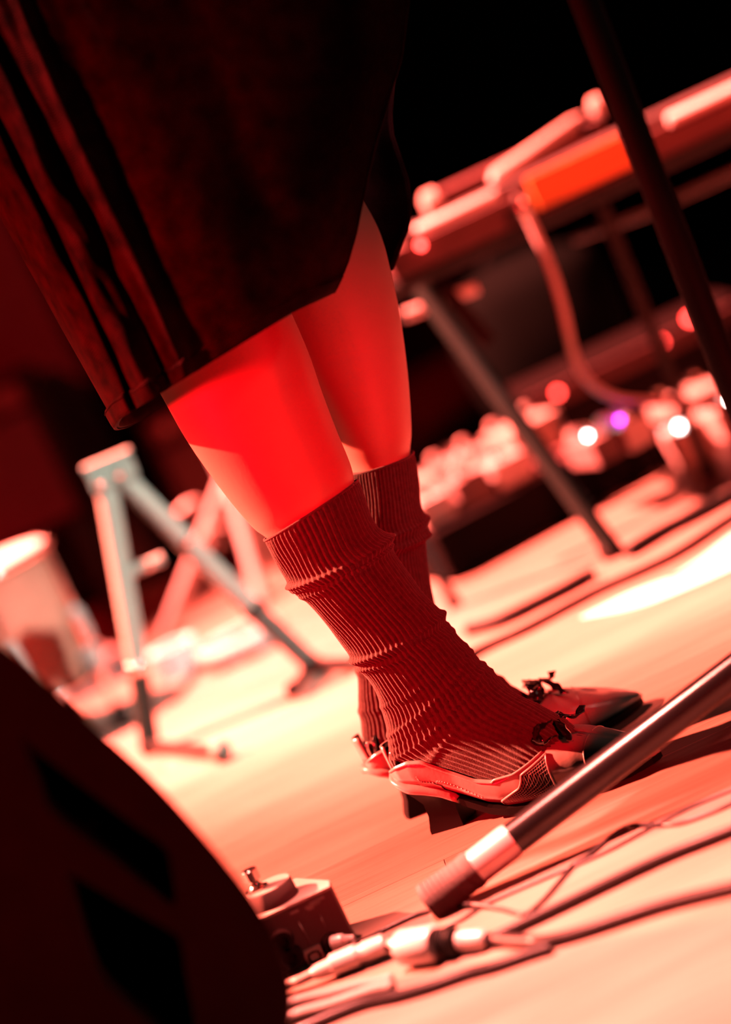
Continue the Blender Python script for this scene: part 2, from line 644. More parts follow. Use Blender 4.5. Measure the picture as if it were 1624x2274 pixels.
# socks
def sock(leg, C, ribs, folds, seed, label):
    rnd = random.Random(seed)
    D = crom(C, 12)
    ph = [rnd.uniform(0, 6.28) for _ in range(8)]

    def fn(t, th):
        rib = 0.0009 * (1 if cos(ribs * th) > 0 else -1) * abs(cos(ribs * th)) ** 0.6
        q = 0.0
        for (t0, amp, w, kc, ks) in folds:
            d = t - t0 - kc * cos(th) - ks * sin(th)
            q += amp * exp(-(d / w) ** 2)
        q += 0.0006 * sin(55 * t + 3 * sin(th + ph[0]) + ph[1]) + 0.0004 * sin(4 * th + 30 * t + ph[2])
        edge = -0.0016 * exp(-(t / 0.004) ** 2)
        return rib + q + edge

    V, Fc = loft(leg, D, ribs * 6, fn)
    Fc = Fc[:-2] + [Fc[-1]]      # open cuff
    o = obj('sock', V, Fc, 'sock', person)
    sd = o.modifiers.new('knit_thickness', 'SOLIDIFY')
    sd.thickness = 0.0015
    sd.offset = -1
    o['label'] = label
    # rolled cuff edge
    ring = []
    bs, bz, fs, fz, w = C[0]
    c = np.array([(bs + fs) / 2, (bz + fz) / 2]); a = np.array([(fs - bs) / 2, (fz - bz) / 2])
    for j in range(97):
        th = 2 * pi * j / 96
        p = c + a * cos(th)
        ring.append(leg.w(p[0], -w * sin(th), p[1]))
    tube('cuff_edge', ring, 0.0012, 'sock', o, 8)
    return o


nf = [(0.15, .0035, .010, .010, .0), (0.185, -.002, .008, .0, .0), (0.205, .002, .007, -.01, .004),
      (0.37, .0035, .009, .0, .004), (0.395, -.0022, .008, .0, .004), (0.42, .0018, .008, .01, .0), (0.50, .0012, .007, -.02, .01),
      (0.545, .0016, .006, -.045, .02), (0.58, -.0010, .006, -.045, .02), (0.60, .0016, .006, -.05, .03), (0.64, .0012, .007, -.06, .03)]
sock(near, near_sock_c, 58, nf, 1, 'slouched grey-brown ribbed sock on the near leg')
ff = [(0.16, .0030, .010, .0, .01), (0.19, -.0015, .008, .0, .01), (0.225, .0035, .012, .0, -.005), (0.26, -.001, .008, 0, 0),
      (0.52, .002, .010, .02, .0), (0.57, .0015, .008, -.02, .0), (0.66, .0018, .008, -.04, .0), (0.69, -.0012, .008, -.04, .0)]
sock(far, far_sock_c, 58, ff, 2, 'slouched grey-brown ribbed sock on the far leg')


# shoes ------------------------------------------------------------
def shoe(leg, L, label, seed):
    k = L / 0.265
    st = np.array([
        # s      zb     zc     ztop   w      phi0(deg)
        [-.012, .060, .070, .074, .010, 90],
        [-.008, .056, .074, .080, .019, 90],
        [.002, .052, .078, .084, .026, 90],
        [.020, .047, .081, .086, .031, 90],
        [.036, .041, .078, .084, .032, 90],
        [.060, .026, .060, .070, .032, 90],
        [.082, .013, .046, .060, .035, 90],
        [.100, .008, .041, .058, .038, 90],
        [.125, .006, .040, .058, .041, 86],
        [.145, .006, .036, .058, .042, 62],
        [.160, .006, .030, .057, .042, 36],
        [.172, .006, .027, .055, .041, 8],
        [.185, .006, .025, .051, .039, 0],
        [.205, .006, .021, .042, .034, 0],
        [.225, .007, .017, .032, .026, 0],
        [.240, .008, .014, .023, .017, 0],
        [.250, .009, .012, .016, .008, 0],
        [.2535, .0095, .0105, .012, .001, 0],
    ])
    st[:, 0] *= k

    def at(s):
        return [np.interp(s, st[:, 0], st[:, c]) for c in range(1, 6)]

    def surf(s, q, off=0.0):
        """q in [-1,1] from near lip (-1) under the sole (0) to far lip (+1)."""
        zb, zc, zt, w, p0 = at(s)
        ph = pi + q * (pi - radians(p0))          # angle from the top
        w_ = w + off
        e = 0.75
        y = w_ * math.copysign(abs(sin(ph)) ** e, sin(ph))
        cz = -cos(ph)
        cz = -cz                                      # +1 at the top
        cz = cos(ph)
        if cz >= 0:
            z = zc + (zt - zc + off) * abs(cz) ** 0.9
        else:
            z = zc - (zc - zb + off) * abs(cz) ** 0.55
        return leg.w(s, y, z)

    ss = np.concatenate([np.linspace(st[0, 0], .02 * k, 12)[:-1], np.linspace(.02 * k, .2535 * k, 70)])
    nq = 61
    V = [surf(s, -1 + 2 * j / (nq - 1)) for s in ss for j in range(nq)]
    up = obj('shoe', V, grid_faces(len(ss), nq, False), 'leather', person)
    up.data.flip_normals()
    sd = up.modifiers.new('leather', 'SOLIDIFY')
    sd.thickness = 0.0022
    sd.offset = -1
    up['label'] = label

    # collar piping along the top line
    for sgn in (-1, 1):
        pts = [surf(s, sgn * 0.995) for s in np.linspace(-.010 * k, .158 * k, 50)]
        tube('collar_piping', pts, 0.0013, 'leather', up, 8)
    # tread sole following the bottom
    V, nl = [], 13
    sl = np.linspace(.055 * k, .252 * k, 40)
    for s in sl:
        zb, zc, zt, w, p0 = at(s)
        for j in range(nl):
            y = w * 0.93 * (-1 + 2 * j / (nl - 1))
            V.append(leg.w(s, y, zb + 0.002))
        for j in range(nl - 1, -1, -1):
            y = w * 0.93 * (-1 + 2 * j / (nl - 1))
            V.append(leg.w(s, y, max(zb - 0.0055, 0.0)))
    obj('sole', V, grid_faces(len(sl), 2 * nl, True, True, True), 'black_sole', up, False)
    # heel seat: the rounded ledge that sticks out behind the heel
    V = []
    srow = np.linspace(-.019 * k, .052 * k, 16)
    for i, s in enumerate(srow):
        t = i / 15
        zb = at(max(s, -.012 * k))[0]
        w = 0.030 * sqrt(max(0.02, 1 - (1 - min(1, t / .45)) ** 2)) if t < .45 else 0.030
        th = 0.0075 * (0.45 + 0.55 * min(1, t / .3))
        zz = zb + (0.004 if s < 0 else 0.004 * (1 - t))
        for j in range(20):
            q = 2 * pi * j / 20
            V.append(leg.w(s, w * math.copysign(abs(cos(q)) ** .6, cos(q)), zz - 0.001 + th * math.copysign(abs(sin(q)) ** .8, sin(q))))
    obj('heel_seat', V, grid_faces(16, 20, True, True, True), 'leather', up)
    # block heel, waisted and flaring to the ground
    V = []
    hz = [(0.0, .004, .041, .0175), (.004, .004, .0405, .017), (.018, .009, .041, .0165), (.032, .011, .045, .019), (.043, .007, .052, .024), (.050, .003, .054, .026)]
    for (z, s0, s1, w) in hz:
        zt0, zt1 = z, z
        if z > .04:
            zt1 = min(z, at(s1 * k)[0] - 0.001)
            zt0 = min(z, at(s0 * k)[0] - 0.001)
        elif z > .03:
            zt1 = min(z, at(s1 * k)[0] - 0.003)
        m_ = 6
        for (sa, sb, ya, yb, za, zb_) in ((s0, s1, -w, -w, zt0, zt1), (s1, s1, -w, w, zt1, zt1), (s1, s0, w, w, zt1, zt0), (s0, s0, w, -w, zt0, zt0)):
            for j in range(m_):
                t = j / m_
                y = ya + (yb - ya) * t
                s = sa + (sb - sa) * t
                if ya != yb and sa == s0:
                    s -= 0.004 * (1 - (y / w) ** 2)
                V.append(leg.w(s * k, y, za + (zb_ - za) * t))
    hl = obj('heel', V, grid_faces(len(hz), 24, True, True, True), 'black_sole', up)
    es = hl.modifiers.new('edge', 'EDGE_SPLIT')
    es.split_angle = radians(35)
    # dark side opening under the quarter, both sides
    for sgn in (-1, 1):
        V = []
        for i in range(14):
            t = i / 13
            s = (.038 + .044 * t) * k
            h = sin(pi * min(1, .12 + .88 * t)) ** .5 if t < 1 else 0
            qc = 0.44 - 0.02 * t
            for j in range(4):
                q = qc + (j / 3 - 0.5) * 0.13 * h
                V.append(surf(s, sgn * q, 0.0008))
        obj('side_opening', V, grid_faces(14, 4, False), 'black_sole', up)
        # stitch rows on the quarter: short raised threads
        rows_ = [[(.024, .84), (.026, .72), (.040, .72)], [(.041, .74), (.044, .82), (.055, .84), (.070, .80), (.083, .72)]]
        for row in rows_:
            pts = crom([(a_ * k, b_) for a_, b_ in row], 10)
            V, Fc = [], []
            for i in range(0, len(pts) - 1, 2):
                tv, tf = tube_geo([surf(pts[i][0], sgn * pts[i][1], .0006), surf(pts[i + 1][0], sgn * pts[i + 1][1], .0006)], 0.0005, 5)
                Fc += [tuple(a_ + len(V) for a_ in f) for f in tf]
                V += tv
            obj('stitch_row', V, Fc, 'thread', up)
        # overlaid quarter strap between heel and waist
        V = []
        for i in range(8):
            t = i / 7
            for j in range(10):
                V.append(surf((.022 + .022 * t) * k, sgn * (.30 + .40 * j / 9), .0011))
        obj('quarter_overlay', V, grid_faces(8, 10, False), 'leather', up)
        # net panel with a dark lining under it
        def patch(off, ni, nj):
            V = []
            for i in range(ni):
                t = i / (ni - 1)
                s = (.100 + .062 * t) * k
                q0 = 0.34 + 0.14 * (1 - t) ** 4
                q1 = 0.90 - 0.22 * (1 - t) ** 3
                for j in range(nj):
                    V.append(surf(s, sgn * (q0 + (q1 - q0) * j / (nj - 1)), off))
            return V
        obj('net_lining', patch(.0005, 14, 10), grid_faces(14, 10, False), 'black_sole', up)
        net = obj('net_panel', patch(.0012, 25, 13), grid_faces(25, 13, False), 'net', up)
        wf = net.modifiers.new('threads', 'WIREFRAME')
        wf.thickness = 0.0011
        wf.use_even_offset = False
        rim = patch(.0009, 25, 13)
        edge = [rim[j] for j in range(13)] + [rim[i * 13 + 12] for i in range(1, 25)] + [rim[24 * 13 + j] for j in range(11, -1, -1)] + [rim[i * 13] for i in range(23, -1, -1)]
        tube('panel_binding', edge, 0.0012, 'leather', up, 6)
    # toe seam across the vamp
    tube('toe_seam', [surf(.196 * k, q, .0004) for q in np.linspace(-.98, .98, 40)], 0.0008, 'leather', up, 6)
    # back tab with metal slider
    V = []
    for i in range(6):
        z = .070 + .026 * i / 5
        for j in range(9):
            a_ = -0.9 + 1.8 * j / 8
            V.append(leg.w(-.009 * k + 0.018 * (1 - cos(a_)) - 0.002 * i / 5 - .002, 0.017 * sin(a_) * (1 - .3 * i / 5), z))
    tb = obj('back_tab', V, grid_faces(6, 9, False), 'leather', up)
    s_ = tb.modifiers.new('thick', 'SOLIDIFY')
    s_.thickness = 0.0025
    ring = []
    for j in range(33):
        a_ = 2 * pi * j / 32
        ring.append(leg.w(.000 + 0.004 * cos(a_), -0.014, 0.080 + 0.009 * sin(a_)))
    tube('slider_ring', ring, 0.0013, 'chrome', up, 8)
    tube('strap_end', [leg.w(.001, -0.016, 0.070), leg.w(.003, -0.0185, 0.080), leg.w(.006, -0.018, 0.090), leg.w(.009, -0.016, 0.093)], 0.0022, 'black_patent', up, 8)
    # bow of shiny ribbon at the throat
    rnd = random.Random(seed)
    c_s, c_z = .166 * k, .062

    def ribbon(name, pts, wd, mt='black_patent'):
        pts = crom(pts, 8)
        V = []
        for i, p in enumerate(pts):
            for j in range(4):
                e = (j / 3 - .5) * wd * (1 + .25 * sin(i * .9 + seed))
                V.append(leg.w(p[0] + e, p[1], p[2] + e * .5 * sin(i * .5)))
        o = obj(name, V, grid_faces(len(pts), 4, False), mt, up)
        m_ = o.modifiers.new('thick', 'SOLIDIFY')
        m_.thickness = 0.0014
        return o
    for sgn in (-1, 1):
        ribbon('bow_loop', [(c_s, 0, c_z), (c_s - .004, sgn * .012, c_z + .009), (c_s - .008, sgn * .027, c_z + .004), (c_s - .005, sgn * .030, c_z - .003), (c_s + .001, sgn * .016, c_z - .003), (c_s, 0, c_z)], .009)
        ribbon('bow_tail', [(c_s, 0, c_z + .001), (c_s + .008, sgn * .009, c_z + .006), (c_s + .016, sgn * .018, c_z - .001), (c_s + .021, sgn * .027, c_z + (.004 if sgn > 0 else -.010))], .007)
    bm = bmesh.new()
    bmesh.ops.create_icosphere(bm, subdivisions=3, radius=1)
    for v in bm.verts:
        p = leg.w(c_s + v.co.x * .006, v.co.y * .006, c_z + .001 + v.co.z * .0055)
        v.co = Vector([float(q) for q in p])
    objbm('bow_knot', bm, 'black_patent', up, True)
    return up


shoe(near, 0.265, 'pale leather heeled shoe with side net panel and black bow, near foot', 3)
shoe(far, 0.280, 'pale leather heeled shoe with black bow, far foot', 5)


# skirt ------------------------------------------------------------
def lerp_tab(tab, v):
    return float(np.interp(v, [a for a, b in tab], [b for a, b in tab]))


NEAR_EDGE = [(-250, 1080), (100, 1010), (382, 822), (494, 752), (572, 682), (650, 613), (764, 526), (805, 496), (860, 448), (902, 396), (960, 330)]
FAR_EDGE = [(-250, 1060), (100, 985), (382, 800), (500, 735), (600, 678), (639, 664), (745, 652), (800, 634), (837, 612), (911, 533), (960, 470)]
BACK = [(-250, -170), (200, -200), (435, -204), (700, -186), (984, -164)]
plan = crom([(1, -.70), (.86, -.88), (.66, -1.0), (.45, -1.03), (.27, -.97), (.13, -.80), (.04, -.50), (0, -.1), (.03, .3), (.13, .65), (.3, .88), (.5, 1.0), (.75, .95), (.9, .82), (1, .66)], 18)
ns = len(plan)
nt_ = 70
YC, YD = 2.285, 0.165
Vs = np.zeros((nt_, ns, 3))
for i in range(nt_):
    t = i / (nt_ - 1)
    for j in range(ns):
        a, b = plan[j]
        wn = 0.5 - 0.5 * b / 1.03                      # 1 near side, 0 far side
        hem_n = 948 - 62 * a ** 1.1 + 18 * exp(-(a / .1) ** 2) if a < 0.75 else 902 + 4 * (1 - a) / .25
        hem_n = 956 - 54 * min(1, a / .82)
        hem_f = 985 - 74 * a
        wq = min(1, max(0, (wn - .25) / .5))
        hem = hem_n * wq + hem_f * (1 - wq)
        v = hem + (-250 - hem) * t
        ue = lerp_tab(NEAR_EDGE, v) * wq + lerp_tab(FAR_EDGE, v) * (1 - wq)
        ub = lerp_tab(BACK, v)
        u = ub + (ue - ub) * a
        Y = YC + YD * b * (1.0 + .10 * t)
        # vertical folds, strongest towards the back of the skirt
        f = 0.0
        if b < 0.2:
            fade = 1.0 - 0.5 * max(0, t - .55)
            for (u0, lean, w_, amp) in ((-158, 30, 26, .010), (-112, 10, 10, -.016), (-66, -8, 24, .014), (-25, -20, 14, -.010), (14, 40, 13, .011), (60, 60, 30, -.006), (190, 30, 60, .004), (330, 70, 50, -.004)):
                uc = u0 + lean * t + 10 * sin(5 * t + u0)
                f += amp * fade * exp(-((u - uc) / w_) ** 2)
            g = exp(-((u + 70) / 110) ** 2)
            f += g * (.0022 * sin(9 * t + u * .075 + 2 * sin(4 * t)) + .0020 * sin(19 * t - u * .12 + 3 * sin(5 * t + u * .02)) + .0007 * sin(47 * t + u * .2))
        else:
            f = .006 * sin(a * 19)
        Y -= f
        Vs[i, j] = WU(u, v, Y)
skirt = obj('skirt', Vs.reshape(-1, 3), grid_faces(nt_, ns, False), 'cloth', person)
sd = skirt.modifiers.new('cloth', 'SOLIDIFY')
sd.thickness = 0.0025
sd.offset = 1
skirt['label'] = 'black woven wrap skirt, open at the front'
# folded hem band with a stitch line
HB = []
for j in range(ns):
    p0, p1 = Vs[0, j], Vs[1, j]
    d = (p1 - p0) / np.linalg.norm(p1 - p0)
    c = np.array([Vs[0].mean(0)[0], YC, 0])
    out = p0 - c
    out[2] = 0
    out /= np.linalg.norm(out)
    HB.append((p0, d, out))
V = []
for lev, off in ((-.001, .0005), (-.001, .0036), (.004, .0042), (.012, .0042), (.0165, .0034), (.0175, .0005)):
    for (p0, d, out) in HB:
        V.append(p0 + d * lev + out * off)
obj('hem_band', V, grid_faces(6, ns, False), 'cloth', skirt)
V, Fc = [], []
for j in range(0, ns - 1, 1):
    (p0, d, out), (p1, d1, out1) = HB[j], HB[j + 1]
    a_ = p0 + d * .0145 + out * .0044
    b_ = p1 + d1 * .0145 + out1 * .0044
    n_ = max(1, int(np.linalg.norm(b_ - a_) / .0035))
    for q in range(n_):
        tv, tf = tube_geo([a_ + (b_ - a_) * (q + .1) / n_, a_ + (b_ - a_) * (q + .75) / n_], .00045, 4)
        Fc += [tuple(x + len(V) for x in f) for f in tf]
        V += tv
obj('hem_stitching', V, Fc, 'cloth', skirt)
# facing along the open front edge
for (jj, nm) in ((0, 'front_facing'), (ns - 1, 'front_facing')):
    pts = [Vs[i, jj] for i in range(nt_)]
    tube(nm, pts, .0014, 'cloth', skirt, 8)

# ================================================================== microphone stand (right)
foot = F(930, 2062)
Ym = foot[1] + 0.012
stand = thing('microphone_stand', (0.33, Ym, 0.0), 'black tripod microphone stand with chrome-lit leg in front of the shoes', 'stand')
pa, pb = WY(1604, 800, Ym), WY(1368, 180, Ym)
pdir = (pb - pa) / (pb - pa)[2]
p_at = lambda z: pa + pdir * (z - pa[2])
e0 = WY(951, 2007, Ym)
e1 = WY(1300, 1742, Ym)
ld = (e1 - e0) / np.linalg.norm(e1 - e0)
# where the leg meets the pole
hx = p_at(0.10)[0]
t_hub = (hx - e0[0]) / ld[0]
hub = e0 + ld * t_hub
L_ = t_hub
stand.location = (float(hub[0]), float(Ym), 0)
bpy.context.view_layer.update()
tube_r = 0.0148


def mic_leg(direction):
    d = np.array(direction)
    a = hub - d * L_
    up_ = []
    s = 0.036 / L_
    leg_ = rod('leg', a + d * 0.085, hub, [(0, tube_r * .9), (0, tube_r), (1, tube_r)], 'tube', stand, 32)
    rod('ferrule', a + d * 0.047, a + d * 0.093, [(0, tube_r * .95), (0, tube_r * 1.06), (.9, tube_r * 1.08), (1, tube_r * 1.0)], 'steel', leg_, 32)
    # ribbed rubber foot
    prof = [(0, .011), (.03, .0175)]
    for i in range(9):
        t = .08 + i * .085
        prof += [(t, .0182 - .0002 * i), (t + .055, .0182 - .0002 * i), (t + .06, .0168), (t + .08, .0168)]
    prof += [(.9, .0175), (1.0, .0165)]
    rod('rubber_foot', a - d * .002, a + d * .052, prof, 'foot_grey', leg_, 28)
    return leg_


mic_leg(ld)
for sgn in (1, -1):
    ang = atan2(-ld[1], -ld[0]) + sgn * radians(120)
    hxy = sqrt(ld[0] ** 2 + ld[1] ** 2)
    mic_leg((-cos(ang) * hxy, -sin(ang) * hxy, ld[2]))
rod('hub', hub - np.array([0, 0, .05]), hub + np.array([0, 0, .05]), [(0, .02), (.1, .028), (.9, .028), (1, .02)], 'plastic', stand, 28)
rod('pole', hub, p_at(1.15), [(0, .0125), (1, .0125)], 'pole_black', stand, 28)
rod('clutch', p_at(.98), p_at(1.05), [(0, .014), (.1, .019), (.9, .019), (1, .014)], 'plastic', stand, 24)

# ================================================================== effect pedal by the monitor
pf = F(792, 2092)
px0, py0 = pf[0], pf[1]
PHt = 0.056
ped = thing('effect_pedal', (px0 - .055, py0 + .04, 0), 'pale-topped effect pedal with silver footswitch beside the dark floor monitor', 'pedal')
poly = [(px0 - .125, py0), (px0, py0), (px0 + .0005, py0 + .018), (px0 - .030, py0 + .072), (px0 - .125, py0 + .085)]
prism('body', poly, 0.003, PHt - .003, 'pedal_body', ped, .0015)
prism('top_plate', [(x, y) for x, y in poly], PHt - .0029, PHt, 'pedal_white', ped, .0008)
for (fx, fy) in ((px0 - .012, py0 + .012), (px0 - .11, py0 + .012), (px0 - .11, py0 + .07), (px0 - .04, py0 + .062)):
    rod('rubber_foot', (fx, fy, 0), (fx, fy, .0035), [(0, .005), (1, .006)], 'rubber', ped, 12)
kx, ky = WY(607, 1990, py0 + .03)[0], py0 + .030
kn = rod('switch_pad', (kx, ky, PHt), (kx, ky, PHt + .0155), [(0, .0215), (.0, .022), (.92, .0215), (1, .0205)], 'pedal_body', ped, 40)
rod('pad_cap', (kx, ky, PHt + .0150), (kx, ky, PHt + .0162), [(0, .0208), (1, .0205)], 'pedal_white', kn, 40)
cx, cy = kx - .010, ky + .002
fs = rod('footswitch', (cx, cy, PHt + .0160), (cx, cy, PHt + .036), [(0, .0085), (.1, .009), (.2, .006), (.32, .0045), (.48, .0045), (.48, .0078), (.95, .0078), (1, .0066)], 'chrome', ped, 8)
rod('washer', (cx, cy, PHt + .0158), (cx, cy, PHt + .0176), [(0, .0105), (1, .0105)], 'chrome', fs, 24)


def face(px, py):
    q = WY(px, py, py0)
    return q[0], q[2]


# sockets on the panel facing the camera
for (jx, jy, r) in ((628, 2086, .0105), (652, 2140, .0125)):
    x, z = face(jx, jy)
    z = max(z, r + .001)
    j = rod('jack_socket', (x, py0 + .001, z), (x, py0 - .010, z), [(0, r * 1.0), (.6, r), (1, r * .9), (1, r * .55), (.5, r * .5)], 'plastic', ped, 28)
x, z = face(699, 2122)
box('usb_frame', (x - .0085, py0 - .003, z - .0085), (x + .0085, py0 + .001, z + .0085), 'pedal_white', ped, .0008)
tube('usb_recess', [(x + a, py0 - .0032, z + b) for a, b in ((-.004, -.004), (.004, -.004), (.0052, -.001), (.0045, .0035), (0, .0045), (-.0045, .0035), (-.0052, -.001), (-.004, -.004))], .0011, 'black_sole', ped, 8)
x, z = face(738, 2093)
dj = rod('power_socket', (x, py0 + .001, z), (x, py0 - .004, z), [(0, .0095), (.8, .0095), (1, .008)], 'plastic', ped, 24)
for (x0, y0, x1, y1) in ((662, 2045, 690, 2095), (710, 2030, 724, 2062)):
    a, b = face(x0, y0), face(x1, y1)
    tube('printed_line', [(a[0], py0 - .0002, a[1]), (b[0], py0 - .0002, b[1])], .0004, 'print', ped, 5)
for (cx_, cy_, w_) in ((654, 2026, .008), (694, 2010, .014), (700, 2003, .010), (712, 1996, .007), (690, 2017, .006)):
    a = face(cx_, cy_)
    box('printed_mark', (a[0] - w_ / 2, py0 - .0006, a[1] - .0011), (a[0] + w_ / 2, py0 + .0003, a[1] + .0011), 'print', ped, 0)

# ================================================================== cables in the foreground
def floor_path(pts, r, n=8):
    P = [F(*p[:2], z=(p[2] if len(p) > 2 else r)) for p in pts]
    if pts[-1][0] > 1650:                       # carries on across the stage
        d = (P[-1] - P[-3]) / np.linalg.norm(P[-1] - P[-3])
        s_ = np.array([-d[1], d[0], 0])
        P += [P[-1] + d * .2 + s_ * .01, P[-1] + d * .42, P[-1] + d * .65 + s_ * .02]
    Q = crom(P, n)
    Q[:, 2] = np.maximum(Q[:, 2], r)
    return Q


def cable(name, pts, r, material, label, n=8):
    return tag(tube(name, floor_path(pts, r, n), r, material, None, 10), label, 'cable')


pc = thing('power_cable', (x, py0 - .02, 0), 'thin dark power lead plugged into the effect pedal', 'cable')
pp = floor_path([(790, 2094, .010), (830, 2078), (880, 2052), (930, 2030), (990, 2015), (1050, 2008, .004), (1110, 2018), (1165, 2029), (1205, 2000), (1240, 1960), (1275, 1920), (1310, 1897), (1345, 1868), (1385, 1840), (1420, 1832), (1500, 1830), (1570, 1808), (1624, 1785), (1720, 1740)], .0021)
plug0 = np.array([x, py0 - .004, z])
plug1 = np.array([x + .020, py0 - .010, z - .002])
tube('cord', np.vstack([[plug0 + (plug1 - plug0) * .9], pp]), .0021, 'dark_cable', pc, 8)
rod('plug', plug0, plug1, [(0, .0065), (.1, .0072), (.5, .0070), (.6, .0050), (1, .0032)], 'steel', pc, 20)
cable('thin_cable', [(985, 2062), (1030, 2040), (1080, 2008), (1200, 1955), (1350, 1890), (1460, 1830), (1540, 1790), (1624, 1755), (1720, 1715)], .0016, 'dark_cable', 'thin dark wire running straight past the mic stand foot to the right')
cable('instrument_cable', [(1092, 2084), (1120, 2072), (1250, 2010), (1400, 1938), (1500, 1893), (1624, 1845), (1760, 1790)], .0052, 'gloss_cable', 'thick glossy cable leaving the connectors towards upper right, above the lowest one')

jc = thing('joined_cable', F(930, 2120), 'pale cable with coupled metal connectors lying in front of the pedal', 'cable')


def fp(x_, y_, z_):
    return F(x_, y_, z_)


tube('cord', floor_path([(560, 2225, .006), (640, 2186, .009), (668, 2176, .010), (705, 2158, .011)], .0042), .0042, 'pale_cable', jc)
a, b = fp(690, 2165, .0105), fp(862, 2096, .0115)
rod('plug_body', a, b, [(0, .004), (.10, .0065), (.28, .0075), (.30, .0100), (.62, .0105), (.64, .0090), (.70, .0088), (.72, .0098), (.97, .0096), (1, .006)], 'steel', jc, 28)
tube('cord', [fp(850, 2100, .011), fp(880, 2096, .012), fp(905, 2096, .014)], .0052, 'pale_cable', jc)
a, b = fp(893, 2106, .0160), fp(972, 2095, .0165)
rod('connector_shell', a, b, [(0, .010), (.06, .0152), (.92, .0158), (1, .0130)], 'steel', jc, 12)
a, b = fp(965, 2095, .0135), fp(1016, 2090, .0125)
prof = [(0, .0108)]
for i in range(7):
    prof += [(.05 + i * .13, .0122), (.11 + i * .13, .0122), (.13 + i * .13, .0108), (.16 + i * .13, .0108)]
prof += [(1, .008)]
rod('knurled_ring', a, b, prof, 'rubber', jc, 28)
a, b = fp(1008, 2092, .0105), fp(1082, 2086, .0085)
rod('tail_sleeve', a, b, [(0, .006), (.12, .0062), (.16, .0092), (.9, .0086), (1, .0058)], 'steel', jc, 28)
tube('cord', floor_path([(1070, 2089, .0075), (1100, 2087), (1150, 2090), (1210, 2090), (1290, 2070), (1380, 2040), (1480, 2008), (1624, 1972), (1760, 1940)], .0058), .0058, 'gloss_cable', jc)

cable('loose_cable', [(540, 2290), (650, 2228), (740, 2205), (800, 2188), (846, 2180), (872, 2172)], .0050, 'pale_cable', 'upper of two pale cables coming from under the monitor')
cable('loose_cable', [(540, 2325), (650, 2258), (740, 2230), (830, 2199), (872, 2190)], .0054, 'pale_cable', 'lower of two pale cables coming from under the monitor')
cable('black_cable', [(560, 2345), (680, 2282), (800, 2232), (880, 2213), (960, 2190), (1040, 2162), (1100, 2146), (1170, 2122), (1225, 2104)], .0050, 'gloss_cable', 'black cable along the front edge of the connector tangle')

# ================================================================== floor monitor (lower left)
YMON = 1.74
outer = [(-760, 1075), (-690, 1160), (-604, 1296), (-560, 1385), (-500, 1530), (-428, 1698), (-372, 1880), (-336, 2030), (-324, 2130), (-330, 2220), (-350, 2290), (-395, 2370)]
slot1 = [(45, 1637), (100, 1682), (215, 1770), (320, 1848), (368, 1885), (382, 1935), (388, 2008), (345, 1985), (235, 1900), (115, 1806), (85, 1745)]
slot2 = [(146, 1940), (172, 1948), (280, 2012), (385, 2072), (405, 2105), (412, 2160), (432, 2300), (350, 2290), (235, 2190), (200, 2120), (175, 2040)]
mon = thing('floor_monitor', (-0.42, YMON + .12, 0), 'dark curved stage monitor with two slanted vents filling the lower left corner', 'speaker')
pts = crom([WU(u, v, YMON)[[0, 2]] for u, v in outer], 6)
pts = np.vstack([pts, [[pts[-1][0] - .012, 0.012]], [[pts[-1][0] - .03, 0.0]], [[-0.72, 0.0]], [[-0.72, pts[0][1] - .02]], [[-0.66, pts[0][1] + .06]], [[-.50, pts[0][1] + .055]]])
cen = pts.mean(0)
bm = bmesh.new()
loops = []
def addloop(P2, y):
    vs_ = [bm.verts.new((p[0], y, p[1])) for p in P2]
    es_ = [bm.edges.new((vs_[i], vs_[(i + 1) % len(vs_)])) for i in range(len(vs_))]
    return vs_, es_
front_in = cen + (pts - cen) * 0.985
o_v, o_e = addloop(front_in, YMON)
slots = []
for sl in (slot1, slot2):
    P2 = crom([WY(x_, y_, YMON)[[0, 2]] for x_, y_ in sl] + [WY(*sl[0], YMON)[[0, 2]]], 4)[:-1]
    slots.append((P2, addloop(P2, YMON)))
bmesh.ops.triangle_fill(bm, use_beauty=True, edges=o_e + slots[0][1][1] + slots[1][1][1])
for P2, (vs_, es_) in slots:
    inner = [bm.verts.new((p[0], YMON + .035, p[1])) for p in P2]
    for i in range(len(P2)):
        k = (i + 1) % len(P2)
        bm.faces.new((vs_[i], vs_[k], inner[k], inner[i]))
prev = o_v
for (sc_, y) in ((1.0, YMON + .008), (1.0, YMON + .05), (.985, YMON + .15), (.95, YMON + .24)):
    P2 = cen + (pts - cen) * sc_
    dd = (y - YMON) / YMON
    P2 = P2 + np.stack([0.42 * dd * np.where(P2[:, 0] > -.6, -1, 0), -np.maximum(0.63 - P2[:, 1], 0.1) * dd * 1.15], 1)
    P2[:, 1] = np.maximum(P2[:, 1], 0.0)
    nv = [bm.verts.new((p[0], y, p[1])) for p in P2]
    for i in range(len(nv)):
        k = (i + 1) % len(nv)
        bm.faces.new((prev[i], prev[k], nv[k], nv[i]))
    prev = nv
bm.faces.new(prev)
for v in bm.verts:
    v.co.z = max(v.co.z, 0.0)
objbm('cabinet', bm, 'plastic', mon)
for P2, _ in slots:
    bm = bmesh.new()
    vs_ = [bm.verts.new((p[0], YMON + .030, p[1])) for p in P2]
    bm.faces.new(vs_)
    r_ = bmesh.ops.extrude_face_region(bm, geom=bm.faces[:])
    for g in r_['geom']:
        if isinstance(g, bmesh.types.BMVert):
            g.co.y += .006
    objbm('vent', bm, 'foam', mon)
sx = WY(205, 1832, YMON + .028)
rod('screw', sx, sx - np.array([0, .003, 0]), [(0, .0035), (.7, .0035), (1, .002)], 'plastic', mon, 10)

